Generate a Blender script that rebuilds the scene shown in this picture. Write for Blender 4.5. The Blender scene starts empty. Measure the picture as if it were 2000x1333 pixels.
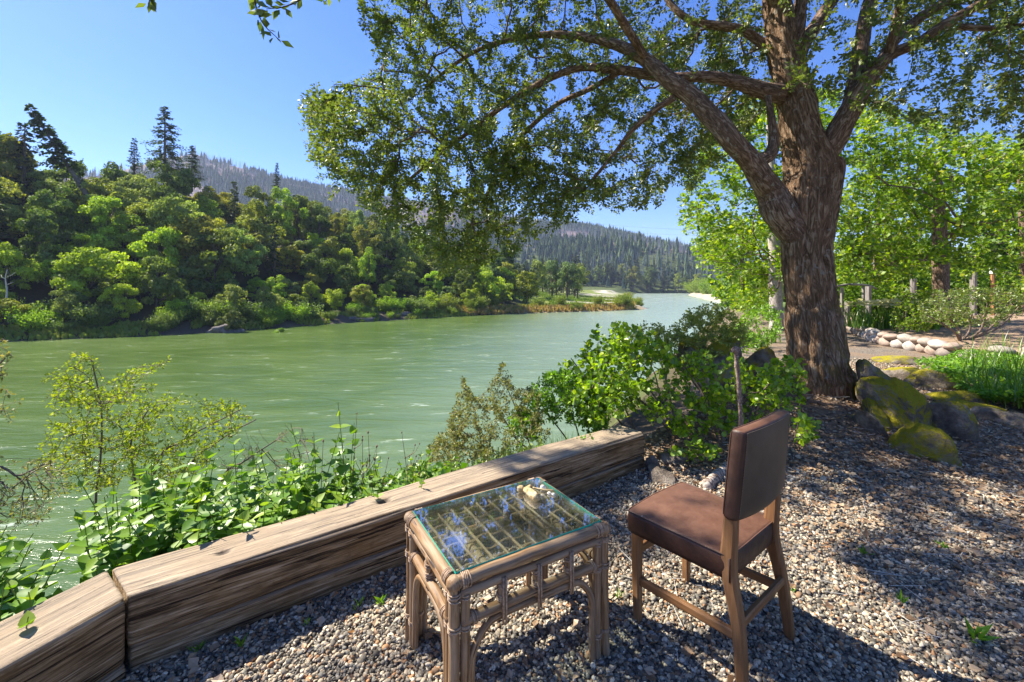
import bpy, math, random
import numpy as np
from mathutils import Vector, Matrix

# ------------------------------------------------------------------ camera, light, exposure
scene = bpy.context.scene
F_PX, CX, HY, CAMH = 845.0, 1000.0, 562.0, 1.4
cam_d = bpy.data.cameras.new('camera')
cam = bpy.data.objects.new('camera', cam_d)
scene.collection.objects.link(cam)
cam.location = (0, 0, CAMH)
cam.rotation_euler = (math.radians(90), 0, 0)
cam_d.sensor_width = 36.0
cam_d.lens = F_PX / 2000 * 36.0
cam_d.shift_y = -(666.5 - HY) / 2000
cam_d.clip_start = 0.05
cam_d.clip_end = 8000
scene.camera = cam

SUN_AZ, SUN_EL = math.radians(-66), math.radians(48)   # azimuth from +Y towards +X
world = bpy.data.worlds.new('World'); scene.world = world
world.use_nodes = True
wn = world.node_tree.nodes; wl = world.node_tree.links
for n in list(wn): wn.remove(n)
w_out = wn.new('ShaderNodeOutputWorld'); w_bg = wn.new('ShaderNodeBackground')
sky = wn.new('ShaderNodeTexSky'); sky.sky_type = 'NISHITA'; sky.sun_disc = False
sky.sun_elevation = SUN_EL; sky.sun_rotation = SUN_AZ
sky.altitude = 200; sky.air_density = 1.0; sky.dust_density = 0.25; sky.ozone_density = 5.0
w_hs = wn.new('ShaderNodeHueSaturation'); w_hs.inputs['Saturation'].default_value = 1.28
w_hs.inputs['Hue'].default_value = 0.515
wl.new(sky.outputs[0], w_hs.inputs['Color']); wl.new(w_hs.outputs[0], w_bg.inputs['Color'])
w_bg.inputs['Strength'].default_value = 0.09
wl.new(w_bg.outputs[0], w_out.inputs['Surface'])

sun_d = bpy.data.lights.new('sun', 'SUN'); sun_d.energy = 5.0; sun_d.angle = math.radians(0.53)
sun_d.color = (1.0, 0.93, 0.80)
sun = bpy.data.objects.new('sun', sun_d); scene.collection.objects.link(sun)
sdir = Vector((math.sin(SUN_AZ) * math.cos(SUN_EL), math.cos(SUN_AZ) * math.cos(SUN_EL), math.sin(SUN_EL)))
sun.rotation_euler = sdir.to_track_quat('Z', 'Y').to_euler()
scene.view_settings.view_transform = 'Standard'
scene.view_settings.look = 'None'
scene.view_settings.gamma = 1.0
scene.view_settings.use_curve_mapping = False
scene.view_settings.exposure = 1.4
scene.cycles.max_bounces = 8
scene.cycles.diffuse_bounces = 4
scene.cycles.transparent_max_bounces = 16
scene.cycles.volume_bounces = 0

# ------------------------------------------------------------------ helpers
rng = np.random.default_rng(7)
R = random.Random(5)
COL = scene.collection

def W(px, py, d):
    return np.array([(px - CX) / F_PX * d, d, CAMH - (py - HY) / F_PX * d])
def G(px, py, z=0.0):
    d = F_PX * (CAMH - z) / (py - HY)
    return W(px, py, d)
def proj(P):
    P = np.atleast_2d(P)
    y = np.maximum(P[:, 1], 1e-3)
    return CX + F_PX * P[:, 0] / y, HY - F_PX * (P[:, 2] - CAMH) / y

def _h(i, j, k, s):
    n = (i * 374761393 + j * 668265263 + k * 2147483647 + s * 1274126177) & 0xFFFFFFFF
    n = ((n ^ (n >> 13)) * 1274126177) & 0xFFFFFFFF
    n = (n ^ (n >> 16))
    return (n & 0xFFFF) / 65535.0
def vnoise(P, seed=0):
    P = np.asarray(P, float)
    i = np.floor(P).astype(np.int64); f = P - i; f = f * f * (3 - 2 * f)
    r = 0
    for dx in (0, 1):
        for dy in (0, 1):
            for dz in (0, 1):
                w = (f[..., 0] if dx else 1 - f[..., 0]) * (f[..., 1] if dy else 1 - f[..., 1]) * (f[..., 2] if dz else 1 - f[..., 2])
                r = r + w * _h(i[..., 0] + dx, i[..., 1] + dy, i[..., 2] + dz, seed)
    return r * 2 - 1
def fbm(P, oct=4, seed=0):
    P = np.asarray(P, float); a = 1.0; r = 0; t = 0
    for o in range(oct):
        r = r + a * vnoise(P * (2 ** o), seed + o * 17); t += a; a *= 0.5
    return r / t
def sstep(a, b, x):
    t = np.clip((x - a) / (b - a), 0, 1); return t * t * (3 - 2 * t)

def mesh(name, V, Fs, attrs=None, smooth=False, mat=None):
    """V (n,3); Fs = list of int arrays (m,k); attrs = {name: array (n,) or (n,3)}"""
    me = bpy.data.meshes.new(name)
    V = np.asarray(V, np.float32)
    if not isinstance(Fs, (list, tuple)): Fs = [Fs]
    Fs = [np.asarray(f, np.int32) for f in Fs if len(f)]
    me.vertices.add(len(V)); me.vertices.foreach_set('co', V.ravel())
    loops = np.concatenate([f.ravel() for f in Fs])
    tot = np.concatenate([np.full(len(f), f.shape[1], np.int32) for f in Fs])
    start = np.concatenate([[0], np.cumsum(tot)[:-1]]).astype(np.int32)
    me.loops.add(len(loops)); me.loops.foreach_set('vertex_index', loops)
    me.polygons.add(len(tot)); me.polygons.foreach_set('loop_start', start)
    me.update(calc_edges=True)
    if smooth: me.polygons.foreach_set('use_smooth', np.ones(len(tot), bool))
    else: me.polygons.foreach_set('use_smooth', np.zeros(len(tot), bool))
    for k, a in (attrs or {}).items():
        a = np.asarray(a, np.float32)
        if a.ndim == 1:
            at = me.attributes.new(k, 'FLOAT', 'POINT'); at.data.foreach_set('value', a)
        else:
            at = me.attributes.new(k, 'FLOAT_VECTOR', 'POINT'); at.data.foreach_set('vector', a.ravel())
    if mat is not None: me.materials.append(mat)
    me.validate(clean_customdata=False)
    return me

def link(name, data, parent=None, loc=None, rot=None, scale=None):
    o = bpy.data.objects.new(name, data); COL.objects.link(o)
    if parent is not None: o.parent = parent
    if loc is not None: o.location = [float(v) for v in loc]
    if rot is not None: o.rotation_euler = rot
    if scale is not None: o.scale = (scale,) * 3 if np.isscalar(scale) else scale
    return o
def tag(o, label=None, cat=None, group=None, kind=None):
    if label: o['label'] = label
    if cat: o['category'] = cat
    if group: o['group'] = group
    if kind: o['kind'] = kind
    return o
def thing(name, label, cat, loc=(0, 0, 0), rotz=0.0, group=None):
    o = link(name, None, loc=loc, rot=(0, 0, rotz)); o.empty_display_size = 0.1
    return tag(o, label, cat, group)

class MB:
    """collects pieces of geometry, builds ONE mesh"""
    def __init__(s): s.V = []; s.F = {}; s.tc = []; s.rnd = []; s.n = 0
    def add(s, V, Fs, tc=None, rnd=None):
        V = np.asarray(V, float).reshape(-1, 3)
        if not isinstance(Fs, (list, tuple)): Fs = [Fs]
        for f in Fs:
            f = np.asarray(f, np.int64)
            if len(f): s.F.setdefault(f.shape[1], []).append(f + s.n)
        s.V.append(V); s.tc.append(V.copy() if tc is None else np.asarray(tc, float).reshape(-1, 3))
        s.rnd.append(np.full(len(V), R.random() if rnd is None else rnd) if np.isscalar(rnd) or rnd is None else np.asarray(rnd, float))
        s.n += len(V); return s
    def mesh(s, name, mat=None, smooth=True, M=None):
        V = np.concatenate(s.V)
        if M is not None: V = V @ np.array(M)[:3, :3].T + np.array(M)[:3, 3]
        return mesh(name, V, [np.concatenate(f) for f in s.F.values()], {'tc': np.concatenate(s.tc), 'rnd': np.concatenate(s.rnd)}, smooth, mat)
    def obj(s, name, mat, parent=None, smooth=True, **k):
        return link(name, s.mesh(name, mat, smooth), parent, **k)

def catmull(P, n):
    P = np.asarray(P, float)
    if len(P) == 2: return np.linspace(P[0], P[1], n)
    Q = np.vstack([2 * P[0] - P[1], P, 2 * P[-1] - P[-2]])
    t = np.linspace(0, len(P) - 1 - 1e-9, n); i = t.astype(int); u = (t - i)[:, None]
    a, b, c, d = Q[i], Q[i + 1], Q[i + 2], Q[i + 3]
    return 0.5 * ((2 * b) + (-a + c) * u + (2 * a - 5 * b + 4 * c - d) * u ** 2 + (-a + 3 * b - 3 * c + d) * u ** 3)

def tube(mb, P, rad, k=10, cap=True, disp=None, rnd=None, sq=1.0):
    P = np.asarray(P, float); n = len(P)
    rad = np.full(n, rad) if np.isscalar(rad) else np.asarray(rad, float)
    T = np.gradient(P, axis=0); T /= np.linalg.norm(T, axis=1)[:, None] + 1e-12
    up = np.array([0, 0, 1.0]) if abs(T[0, 2]) < 0.9 else np.array([1.0, 0, 0])
    N = np.cross(T[0], up); N /= np.linalg.norm(N); Ns = [N]
    for i in range(1, n):
        N = Ns[-1] - T[i] * np.dot(Ns[-1], T[i]); N /= np.linalg.norm(N) + 1e-12; Ns.append(N)
    Ns = np.array(Ns); B = np.cross(T, Ns)
    L = np.concatenate([[0], np.cumsum(np.linalg.norm(np.diff(P, axis=0), axis=1))])
    a = np.linspace(0, 2 * np.pi, k, endpoint=False)
    ca, sa = np.cos(a), np.sin(a)
    rr = np.repeat(rad[:, None], k, 1)
    off = R.random() * 50
    tc = np.stack([ca[None] * rr + off, sa[None] * rr + off, np.repeat(L[:, None], k, 1) + off], -1)
    if disp is not None: rr = rr + disp(tc, rr)
    V = P[:, None] + Ns[:, None] * (ca[None, :, None] * rr[..., None]) + B[:, None] * (sa[None, :, None] * rr[..., None] * sq)
    i, j = np.meshgrid(np.arange(n - 1), np.arange(k), indexing='ij'); j2 = (j + 1) % k
    Fq = np.stack([i * k + j, i * k + j2, (i + 1) * k + j2, (i + 1) * k + j], -1).reshape(-1, 4)
    V = V.reshape(-1, 3); tc = tc.reshape(-1, 3)
    Fs = [Fq]
    if cap:
        c0, c1 = len(V), len(V) + 1
        V = np.vstack([V, P[0] - T[0] * rad[0] * 0.15, P[-1] + T[-1] * rad[-1] * 0.15]); tc = np.vstack([tc, tc[0], tc[-1]])
        jj = np.arange(k)
        Fs.append(np.vstack([np.stack([np.full(k, c0), (jj + 1) % k, jj], -1), np.stack([np.full(k, c1), (n - 1) * k + jj, (n - 1) * k + (jj + 1) % k], -1)]))
    mb.add(V, Fs, tc, rnd)

def frustums(A, B, ra, rb, k):
    """many straight tapered pieces at once"""
    n = len(A)
    T = B - A; T = T / (np.linalg.norm(T, axis=1)[:, None] + 1e-9)
    up = np.where(np.abs(T[:, 2:3]) < 0.9, np.array([[0, 0, 1.0]]), np.array([[1.0, 0, 0]]))
    N = np.cross(T, up); N /= np.linalg.norm(N, axis=1)[:, None] + 1e-9
    Bn = np.cross(T, N)
    a = np.linspace(0, 2 * np.pi, k, endpoint=False)
    ring = N[:, None] * np.cos(a)[None, :, None] + Bn[:, None] * np.sin(a)[None, :, None]
    V = np.concatenate([A[:, None] + ring * ra[:, None, None], B[:, None] + ring * rb[:, None, None]], 1)
    j = np.arange(k); j2 = (j + 1) % k
    f = np.stack([j, j2, k + j2, k + j], -1)
    Fq = (f[None] + (np.arange(n) * 2 * k)[:, None, None]).reshape(-1, 4)
    return V.reshape(-1, 3), Fq

def rbox(mb, sx, sy, sz, bev=0.004, seg=2, M=None, sub=1, rnd=None):
    import bmesh
    bm = bmesh.new(); bmesh.ops.create_cube(bm, size=1.0)
    bmesh.ops.scale(bm, vec=(sx, sy, sz), verts=bm.verts)
    if bev > 0: bmesh.ops.bevel(bm, geom=list(bm.edges), offset=bev, segments=seg, profile=0.7, affect='EDGES')
    if sub > 1: bmesh.ops.subdivide_edges(bm, edges=[e for e in bm.edges if e.calc_length() > bev * 3], cuts=sub, use_grid_fill=True)
    bmesh.ops.triangulate(bm, faces=[f for f in bm.faces if len(f.verts) > 4])
    bm.verts.index_update()
    V = np.array([v.co[:] for v in bm.verts])
    f4 = [[v.index for v in f.verts] for f in bm.faces if len(f.verts) == 4]
    f3 = [[v.index for v in f.verts] for f in bm.faces if len(f.verts) == 3]
    bm.free()
    tc = V + R.random() * 9
    if M is not None: V = V @ np.array(M)[:3, :3].T + np.array(M)[:3, 3]
    mb.add(V, [np.array(f) for f in (f4, f3) if f], tc, rnd)

_ico = {}
def ico(sub):
    if sub not in _ico:
        import bmesh
        bm = bmesh.new(); bmesh.ops.create_icosphere(bm, subdivisions=sub, radius=1.0)
        bm.verts.index_update()
        _ico[sub] = (np.array([v.co[:] for v in bm.verts]), np.array([[v.index for v in f.verts] for f in bm.faces]))
        bm.free()
    return _ico[sub]
def rock(name, size, mat, seed, rough=0.3, facet=0.0, sub=4, flat_bottom=True, parent=None, **k):
    V, Fc = ico(sub); V = V.copy()
    if facet:
        r2 = np.random.default_rng(seed)
        for q in range(9):
            n = r2.normal(size=3); n /= np.linalg.norm(n); dd = r2.uniform(0.55, 0.85)
            t = V @ n - dd; V = V - np.clip(t, 0, None)[:, None] * n * facet
    n1 = fbm(V * 1.3 + seed * 7.1, 3, seed)[:, None]
    n2 = fbm(V * 5 + seed * 3.1, 3, seed + 5)[:, None]
    n3 = fbm(V * 14 + seed, 3, seed + 8)[:, None] if sub > 3 else 0
    V = V * (1 + rough * n1 + rough * 0.25 * n2 + .035 * n3)
    V = V * np.array(size) * 0.5
    me = mesh(name, V, [Fc], {'tc': V + seed, 'rnd': np.full(len(V), (seed * 0.37) % 1.0)}, True, mat)
    return link(name, me, parent, **k)

# ------------------------------------------------------------------ leaves
LEAF5 = (np.array([[0, 0, 0], [-.30, .42, .07], [0, .5, -.03], [.30, .42, .07], [0, 1, .05]]), np.array([[0, 2, 1], [0, 3, 2], [1, 2, 4], [2, 3, 4]]))
_a = np.linspace(0, 2 * np.pi, 9)[:-1]
ROUND = (np.vstack([[0, .5, -.05], np.stack([.48 * np.sin(_a), .5 - .5 * np.cos(_a), .06 * np.abs(np.sin(_a))], -1)]),
         np.array([[0, 1 + i, 1 + (i + 1) % 8] for i in range(8)]))
LEAF4 = (np.array([[0, 0, 0], [.34, .46, .09], [0, 1, .02], [-.34, .46, .09]]), np.array([[0, 1, 2], [0, 2, 3]]))
QUAD = (np.array([[-.5, 0, 0], [.5, 0, 0], [.42, 1, .1], [-.42, 1, .1]]), np.array([[0, 1, 2, 3]]))
DIAM = (np.array([[0, 0, 0], [.38, .5, .05], [0, 1, 0], [-.38, .5, .05]]), np.array([[0, 1, 2, 3]]))
HEART = (np.array([[0, 0, 0], [-.28, -.06, .04], [-.46, .22, .09], [-.34, .58, .06], [0, 1.05, -.06], [.34, .58, .06], [.46, .22, .09], [.28, -.06, .04], [0, .45, -.05]]),
         np.array([[8, 0, 1], [8, 1, 2], [8, 2, 3], [8, 3, 4], [8, 4, 5], [8, 5, 6], [8, 6, 7], [8, 7, 0]]))

def unit(v): return v / (np.linalg.norm(v, axis=-1, keepdims=True) + 1e-9)
def leaf_frames(D, N):
    Y = unit(D); X = unit(np.cross(Y, N)); Z = np.cross(X, Y); return X, Y, Z
def leaf_geo(tmpl, pos, D, N, size, rnd, aspect=1.0):
    tv, tf = tmpl; n = len(pos)
    X, Y, Z = leaf_frames(D, N)
    size = np.broadcast_to(size, (n,)); asp = np.broadcast_to(aspect, (n,))
    s = size[:, None, None]
    V = pos[:, None] + (X[:, None] * (tv[None, :, 0:1] * asp[:, None, None]) + Y[:, None] * tv[None, :, 1:2] + Z[:, None] * tv[None, :, 2:3]) * s
    k = len(tv)
    Fc = (tf[None] + (np.arange(n) * k)[:, None, None]).reshape(-1, tf.shape[1])
    return V.reshape(-1, 3), Fc, np.repeat(rnd, k)

# ------------------------------------------------------------------ materials
class NT:
    def __init__(s, name):
        s.m = bpy.data.materials.new(name); s.m.use_nodes = True
        s.t = s.m.node_tree; s.n = s.t.nodes; s.l = s.t.links
        for x in list(s.n): s.n.remove(x)
        s.out = s.n.new('ShaderNodeOutputMaterial')
    def new(s, typ, **k):
        n = s.n.new(typ)
        for a, v in k.items():
            if a.startswith('i_'):
                key = a[2:]; key = int(key) if key.isdigit() else key.replace('_', ' ')
                s.set(n.inputs[key], v)
            else: setattr(n, a, v)
        return n
    def set(s, sock, v):
        if isinstance(v, bpy.types.NodeSocket): s.l.new(v, sock)
        elif isinstance(v, bpy.types.Node): s.l.new(v.outputs[0], sock)
        else: sock.default_value = v
    def attr(s, name): return s.new('ShaderNodeAttribute', attribute_name=name)
    def tc(s): return s.attr('tc').outputs['Vector']
    def pos(s): return s.new('ShaderNodeNewGeometry').outputs['Position']
    def mapv(s, vec, scale=(1, 1, 1), loc=(0, 0, 0)):
        n = s.new('ShaderNodeMapping'); s.set(n.inputs[0], vec); n.inputs['Scale'].default_value = scale; n.inputs['Location'].default_value = loc; return n.outputs[0]
    def noise(s, vec, scale, detail=4, rough=0.6, dist=0.0, out='Fac'):
        n = s.new('ShaderNodeTexNoise'); s.set(n.inputs['Vector'], vec); n.inputs['Scale'].default_value = scale; n.inputs['Detail'].default_value = detail
        n.inputs['Roughness'].default_value = rough; n.inputs['Distortion'].default_value = dist; return n.outputs[out]
    def ramp(s, fac, stops, interp='LINEAR'):
        n = s.new('ShaderNodeValToRGB'); s.set(n.inputs[0], fac); cr = n.color_ramp; cr.interpolation = interp
        while len(cr.elements) < len(stops): cr.elements.new(0.5)
        for e, (p, c) in zip(cr.elements, stops):
            e.position = p; e.color = (*c, 1) if len(c) == 3 else c
        return n.outputs[0]
    def mix(s, fac, a, b, mode='MIX'):
        n = s.new('ShaderNodeMix', data_type='RGBA', blend_type=mode); s.set(n.inputs[0], fac)
        for sock, v in ((n.inputs[6], a), (n.inputs[7], b)):
            s.set(sock, (*v, 1) if isinstance(v, tuple) and len(v) == 3 else v)
        return n.outputs[2]
    def math(s, op, a, b=0.0):
        n = s.new('ShaderNodeMath', operation=op); s.set(n.inputs[0], a); s.set(n.inputs[1], b); return n.outputs[0]
    def mr(s, v, a, b, c=0.0, d=1.0):
        n = s.new('ShaderNodeMapRange'); s.set(n.inputs[0], v); n.inputs[1].default_value = a; n.inputs[2].default_value = b; n.inputs[3].default_value = c; n.inputs[4].default_value = d; return n.outputs[0]
    def bump(s, h, strength=0.5, dist=0.01, prev=None):
        n = s.new('ShaderNodeBump'); s.set(n.inputs['Height'], h); n.inputs['Strength'].default_value = strength; n.inputs['Distance'].default_value = dist
        if prev is not None: s.set(n.inputs['Normal'], prev)
        return n.outputs[0]
    def bsdf(s, col, rough=0.7, spec=0.5, normal=None, **k):
        n = s.new('ShaderNodeBsdfPrincipled'); s.set(n.inputs['Base Color'], (*col, 1) if isinstance(col, tuple) and len(col) == 3 else col)
        s.set(n.inputs['Roughness'], rough); s.set(n.inputs['Specular IOR Level'], spec)
        if normal is not None: s.set(n.inputs['Normal'], normal)
        for a, v in k.items(): s.set(n.inputs[a.replace('_', ' ')], v)
        return n.outputs[0]
    def done(s, sh): s.l.new(sh, s.out.inputs['Surface']); return s.m

def leaf_mat(name, stops, trans=0.45, tint=(1.25, 1.3, 0.45), rough=0.45, gloss=0.12, use_obj=False):
    t = NT(name); r = t.attr('rnd').outputs['Fac']
    c = t.ramp(r, stops)
    if use_obj:
        oi = t.new('ShaderNodeObjectInfo'); c = t.mix(1.0, c, oi.outputs['Color'], 'MULTIPLY')
    tc = t.mix(1.0, c, (*tint, 1), 'MULTIPLY')
    d = t.new('ShaderNodeBsdfDiffuse'); t.set(d.inputs[0], c)
    tr = t.new('ShaderNodeBsdfTranslucent'); t.set(tr.inputs[0], tc)
    g = t.new('ShaderNodeBsdfGlossy'); g.inputs['Color'].default_value = (1, 1, 1, 1); g.inputs['Roughness'].default_value = rough
    m1 = t.new('ShaderNodeMixShader'); m1.inputs[0].default_value = trans; t.l.new(d.outputs[0], m1.inputs[1]); t.l.new(tr.outputs[0], m1.inputs[2])
    m2 = t.new('ShaderNodeMixShader'); m2.inputs[0].default_value = gloss * .55; t.l.new(m1.outputs[0], m2.inputs[1]); t.l.new(g.outputs[0], m2.inputs[2])
    return t.done(m2.outputs[0])

def wood_mat(name, dark, mid, light, sc=(60, 60, 3), rough=0.75, bump=0.5, bd=0.003, crack=True, moss=0.0):
    t = NT(name); v = t.tc()
    g1 = t.noise(t.mapv(v, sc), 1.0, 5, 0.65, 0.4)
    g2 = t.noise(t.mapv(v, (sc[0] * .12, sc[1] * .12, sc[2] * .6)), 1.0, 4, 0.6, 0.3)
    g3 = t.noise(v, 9.0, 3)
    f = t.math('ADD', t.math('MULTIPLY', g1, 0.65), t.math('MULTIPLY', g2, 0.35))
    c = t.ramp(f, [(0.30, dark), (0.48, mid), (0.68, light)])
    c = t.mix(t.mr(g3, 0.35, 0.7, 0, 0.45), c, mid)
    h = f
    if crack:
        wv = t.noise(t.mapv(v, (sc[0] * .45, sc[1] * .45, sc[2] * .3)), 1.0, 3, 0.5, 0.2)
        ck = t.ramp(wv, [(0.36, (0, 0, 0)), (0.41, (1, 1, 1))])
        c = t.mix(ck, tuple(x * .25 for x in dark), c)
        h = t.math('MULTIPLY', f, ck)
    if moss > 0:
        mk = t.mr(t.noise(v, 6.0, 4), 0.55, 0.72, 0, moss); c = t.mix(mk, c, (0.13, 0.12, 0.03))
    return t.done(t.bsdf(c, rough, 0.3, t.bump(h, bump, bd)))
# ------------------------------------------------------------------ terrain
WATER_Z = -5.1
EDGE = np.array([(-6.5, -14), (-4.6, -7), (-2.55, -1.4), (-1.62, 1.62), (-1.42, 1.86), (0.80, 3.52), (1.75, 4.4), (2.6, 5.6), (3.6, 8.0), (5.6, 11.5), (9, 18), (20, 38), (45, 80),
                 (69, 126), (89, 181), (149, 362), (236, 516), (420, 590), (900, 640)], float)
FAR = np.array([(-200, -60), (-110, 22), (-76, 42), (-60, 52.6), (-48, 58), (-41, 65), (-32.5, 77), (-21, 88.5), (-9.4, 99.8), (6, 110), (27, 119), (41, 130), (47, 158), (64, 239),
                (85, 320), (139, 480), (214, 545), (420, 610), (900, 660)], float)
def sdist(X, Y, L):
    best = np.full(X.shape, 1e18); sg = np.ones(X.shape)
    for (x0, y0), (x1, y1) in zip(L[:-1], L[1:]):
        dx, dy = x1 - x0, y1 - y0; q = dx * dx + dy * dy
        t = np.clip(((X - x0) * dx + (Y - y0) * dy) / q, 0, 1)
        ex, ey = X - x0 - t * dx, Y - y0 - t * dy
        d = ex * ex + ey * ey
        s = np.sign(dx * (Y - y0) - dy * (X - x0))
        m = d < best; best = np.where(m, d, best); sg = np.where(m, s, sg)
    return np.sqrt(best) * np.where(sg == 0, 1, sg)       # + on the left of the line walked from start to end
def uof(X, Y): return np.where(Y > 1, CX + F_PX * X / np.maximum(Y, 1), np.where(X < 0, -2000, 4000))
TREE_XY = np.array([3.32, 4.72])
def height(X, Y, parts=False):
    X = np.asarray(X, float); Y = np.asarray(Y, float)
    P = np.stack([X, Y, np.zeros_like(X)], -1)
    r = np.hypot(X, Y)
    e = sdist(X, Y, EDGE); d = sdist(X, Y, FAR)
    u = uof(X, Y)
    zn = np.where(e > 0, -0.30 * np.minimum(e, .8) - 1.06 * np.maximum(e - .8, 0), 0.0)
    zn = zn + sstep(0.1, 2, e) * fbm(P * 0.7, 3, 3) * 0.35
    flat = 0.010 * fbm(P * 1.1, 3, 9) * sstep(0.0, 1.0, -e)
    flat = flat + 0.30 * np.exp(-((X - TREE_XY[0] + .15) ** 2 + (Y - TREE_XY[1]) ** 2) / 0.9)
    flat = flat + 0.12 * np.exp(-((X - 1.75) ** 2 + (Y - 4.0) ** 2) / 0.5)
    flat = flat + sstep(20, 200, r) * (1.5 * fbm(P * 0.02, 3, 4) + 1)
    zn = np.where(e > 0, zn, flat) - 4.2 * sstep(45, 100, r) * (1 - sstep(6, 70, -e))
    ridge = np.interp(u, [-2000, 0, 250, 450, 640, 760, 850, 950, 1030, 1090, 4000], [26, 22.5, 20, 18, 17.5, 16, 12, 7, 2.0, 0.5, 0.5])
    hill = ridge * sstep(2, 46, d) + 1.2 * sstep(0, 4, d) + sstep(4, 30, d) * fbm(P * 0.06, 4, 21) * np.minimum(ridge * .15, 4)
    bar = 4.6 * sstep(3, 75, d) + fbm(P * 0.09, 3, 5) * 0.4 * sstep(1, 8, d)
    isbar = sstep(960, 1060, u)
    hill = hill * (1 - isbar) + (bar + 1.0 * sstep(0, 3, d)) * isbar
    zf = WATER_Z + np.where(d > 0, hill, 0.5 * d)
    z = np.maximum(np.maximum(zn, -9), np.maximum(zf, -9))
    # the burnt mountain and the green foothill behind
    sk = np.interp(u, [-2500, 0, 200, 380, 480, 560, 640, 760, 889, 1000, 1100, 1194, 1265, 1331, 1400, 1480, 1560, 1700, 2000, 4500],
                      [430, 430, 400, 350, 364, 378, 384, 392, 403, 420, 438, 453, 474, 489, 505, 523, 538, 545, 545, 540])
    top = (HY - sk) / F_PX * 1150
    prof = np.clip((r - 450) / 700, 0, 1) ** 1.35
    spur = fbm(np.stack([np.arctan2(X, Y) * 9, r * 0.0022, 0 * X], -1), 4, 33)
    mt = top * prof * (1 + 0.16 * spur * np.sin(np.pi * np.clip((r - 450) / 700, 0, 1))) + sstep(600, 900, r) * 6 * fbm(P * 0.02, 3, 35)
    mt = np.where(r > 1150, top - (r - 1150) * 0.35, mt)
    fh = np.interp(u, [900, 1000, 1130, 1240, 1300, 1400, 1500, 1700], [0, 20, 34, 42, 36, 26, 18, 10]) * sstep(500, 680, r) * (1 - sstep(700, 820, r))
    z = np.maximum(z, np.where(r > 380, np.maximum(mt, -1) - 1 + fh - 9 * (1 - sstep(0, 22, np.maximum(d, -e))), -99)) if True else z
    if parts: return z, e, d, u, r
    return z
def hz(x, y): return float(height(np.array([x]), np.array([y]))[0])

th = np.concatenate([np.radians(np.linspace(-180, -62, 40, endpoint=False)), np.radians(np.linspace(-62, 62, 420, endpoint=False)), np.radians(np.linspace(62, 180, 40, endpoint=False))])
rr = np.concatenate([[0.02], np.geomspace(0.25, 9, 150), np.geomspace(9.3, 420, 150), np.geomspace(430, 1500, 90), [2200, 4000]])
TH, RR = np.meshgrid(th, rr); X, Y = RR * np.sin(TH), RR * np.cos(TH)
Z, E, D, U, RD = height(X, Y, True)
LITM = np.clip(1.9 - np.hypot(X - TREE_XY[0], Y - TREE_XY[1]) / 1.1, 0, 1) + np.clip(1.6 - np.hypot(X - 1.55, Y - 3.75) / .7, 0, 1)
nr, nt = X.shape
i, j = np.meshgrid(np.arange(nr - 1), np.arange(nt), indexing='ij'); j2 = (j + 1) % nt
Fq = np.stack([i * nt + j, i * nt + j2, (i + 1) * nt + j2, (i + 1) * nt + j], -1).reshape(-1, 4)[:, ::-1]
# zone colours: what the ground is made of
P3 = np.stack([X, Y, Z], -1); nz = fbm(P3 * 0.25, 4, 50); nz2 = fbm(P3 * 0.05, 4, 51)
def c3(a): return np.array(a)[None, None, :]
colr = np.broadcast_to(c3((.20, .155, .115)), X.shape + (3,)).copy()         # gravelly earth
def lay(mask, c):
    global colr
    m = np.clip(mask, 0, 1)[..., None]; colr = colr * (1 - m) + c3(c) * m
lay(sstep(0.0, 0.5, E), (.085, .065, .04))
lay(sstep(0.3, 1.5, E) * sstep(-.3, .3, nz), (.07, .10, .025))
lay(sstep(22, 34, RD) * (E < 0), (.10, .15, .035))
lay(sstep(70, 100, RD) * (E > -7) * (E < 4), (.36, .32, .25))
lay((D > -3) * 1.0, (.10, .085, .06))
lay(sstep(4, 9, D), (.055, .05, .028))
lay(sstep(4, 9, D) * sstep(-.1, .3, nz2), (.05, .065, .022))
bar = sstep(980, 1060, U) * (D > -1) * (RD < 470)
lay(bar, (.16, .20, .04))
lay(bar * (1 - sstep(2, 7, D + nz * 4)), (.30, .24, .13))
lay(bar * sstep(0.0, .25, fbm(P3 * .09, 3, 60)) * sstep(1080, 1180, U), (.46, .42, .36))
lay(sstep(430, 520, RD), (.13, .095, .085))
lay(sstep(400, 430, RD) * (1 - sstep(640, 700, RD)), (.075, .10, .03))
lay(sstep(560, 640, RD) * sstep(-.1, .25, fbm(P3 * .006, 4, 61)), (.24, .17, .165))
ter = mesh('ground', np.stack([X, Y, Z], -1).reshape(-1, 3), [Fq], {'zone': colr.reshape(-1, 3), 'edge': np.clip(-E, -5, 50).ravel(), 'litter': np.clip(LITM, 0, 1).ravel()}, True)
t = NT('ground_earth'); p = t.pos(); z0 = t.attr('zone').outputs['Color']
vor = t.new('ShaderNodeTexVoronoi'); t.set(vor.inputs['Vector'], p); vor.inputs['Scale'].default_value = 48
vor2 = t.new('ShaderNodeTexVoronoi', feature='F1'); t.set(vor2.inputs['Vector'], p); vor2.inputs['Scale'].default_value = 48
sx = t.new('ShaderNodeSeparateColor'); t.set(sx.inputs[0], vor.outputs['Color'])
peb = t.ramp(sx.outputs[0], [(0, (.10, .095, .09)), (.3, (.20, .19, .175)), (.6, (.30, .27, .23)), (.85, (.42, .38, .32)), (1, (.33, .2, .12))])
peb = t.mix(t.mr(vor.outputs['Distance'], .35, .6, 0, .75), peb, (.06, .05, .04))
near = t.mr(t.attr('edge').outputs['Fac'], -.3, .2)
ln = t.new('ShaderNodeVectorMath', operation='LENGTH'); t.set(ln.inputs[0], p)
near = t.math('MULTIPLY', near, t.mr(ln.outputs['Value'], 12, 24, 1, 0))
lit = t.mr(t.noise(p, 0.9, 4), .42, .62, 0.15, 1)
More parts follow.
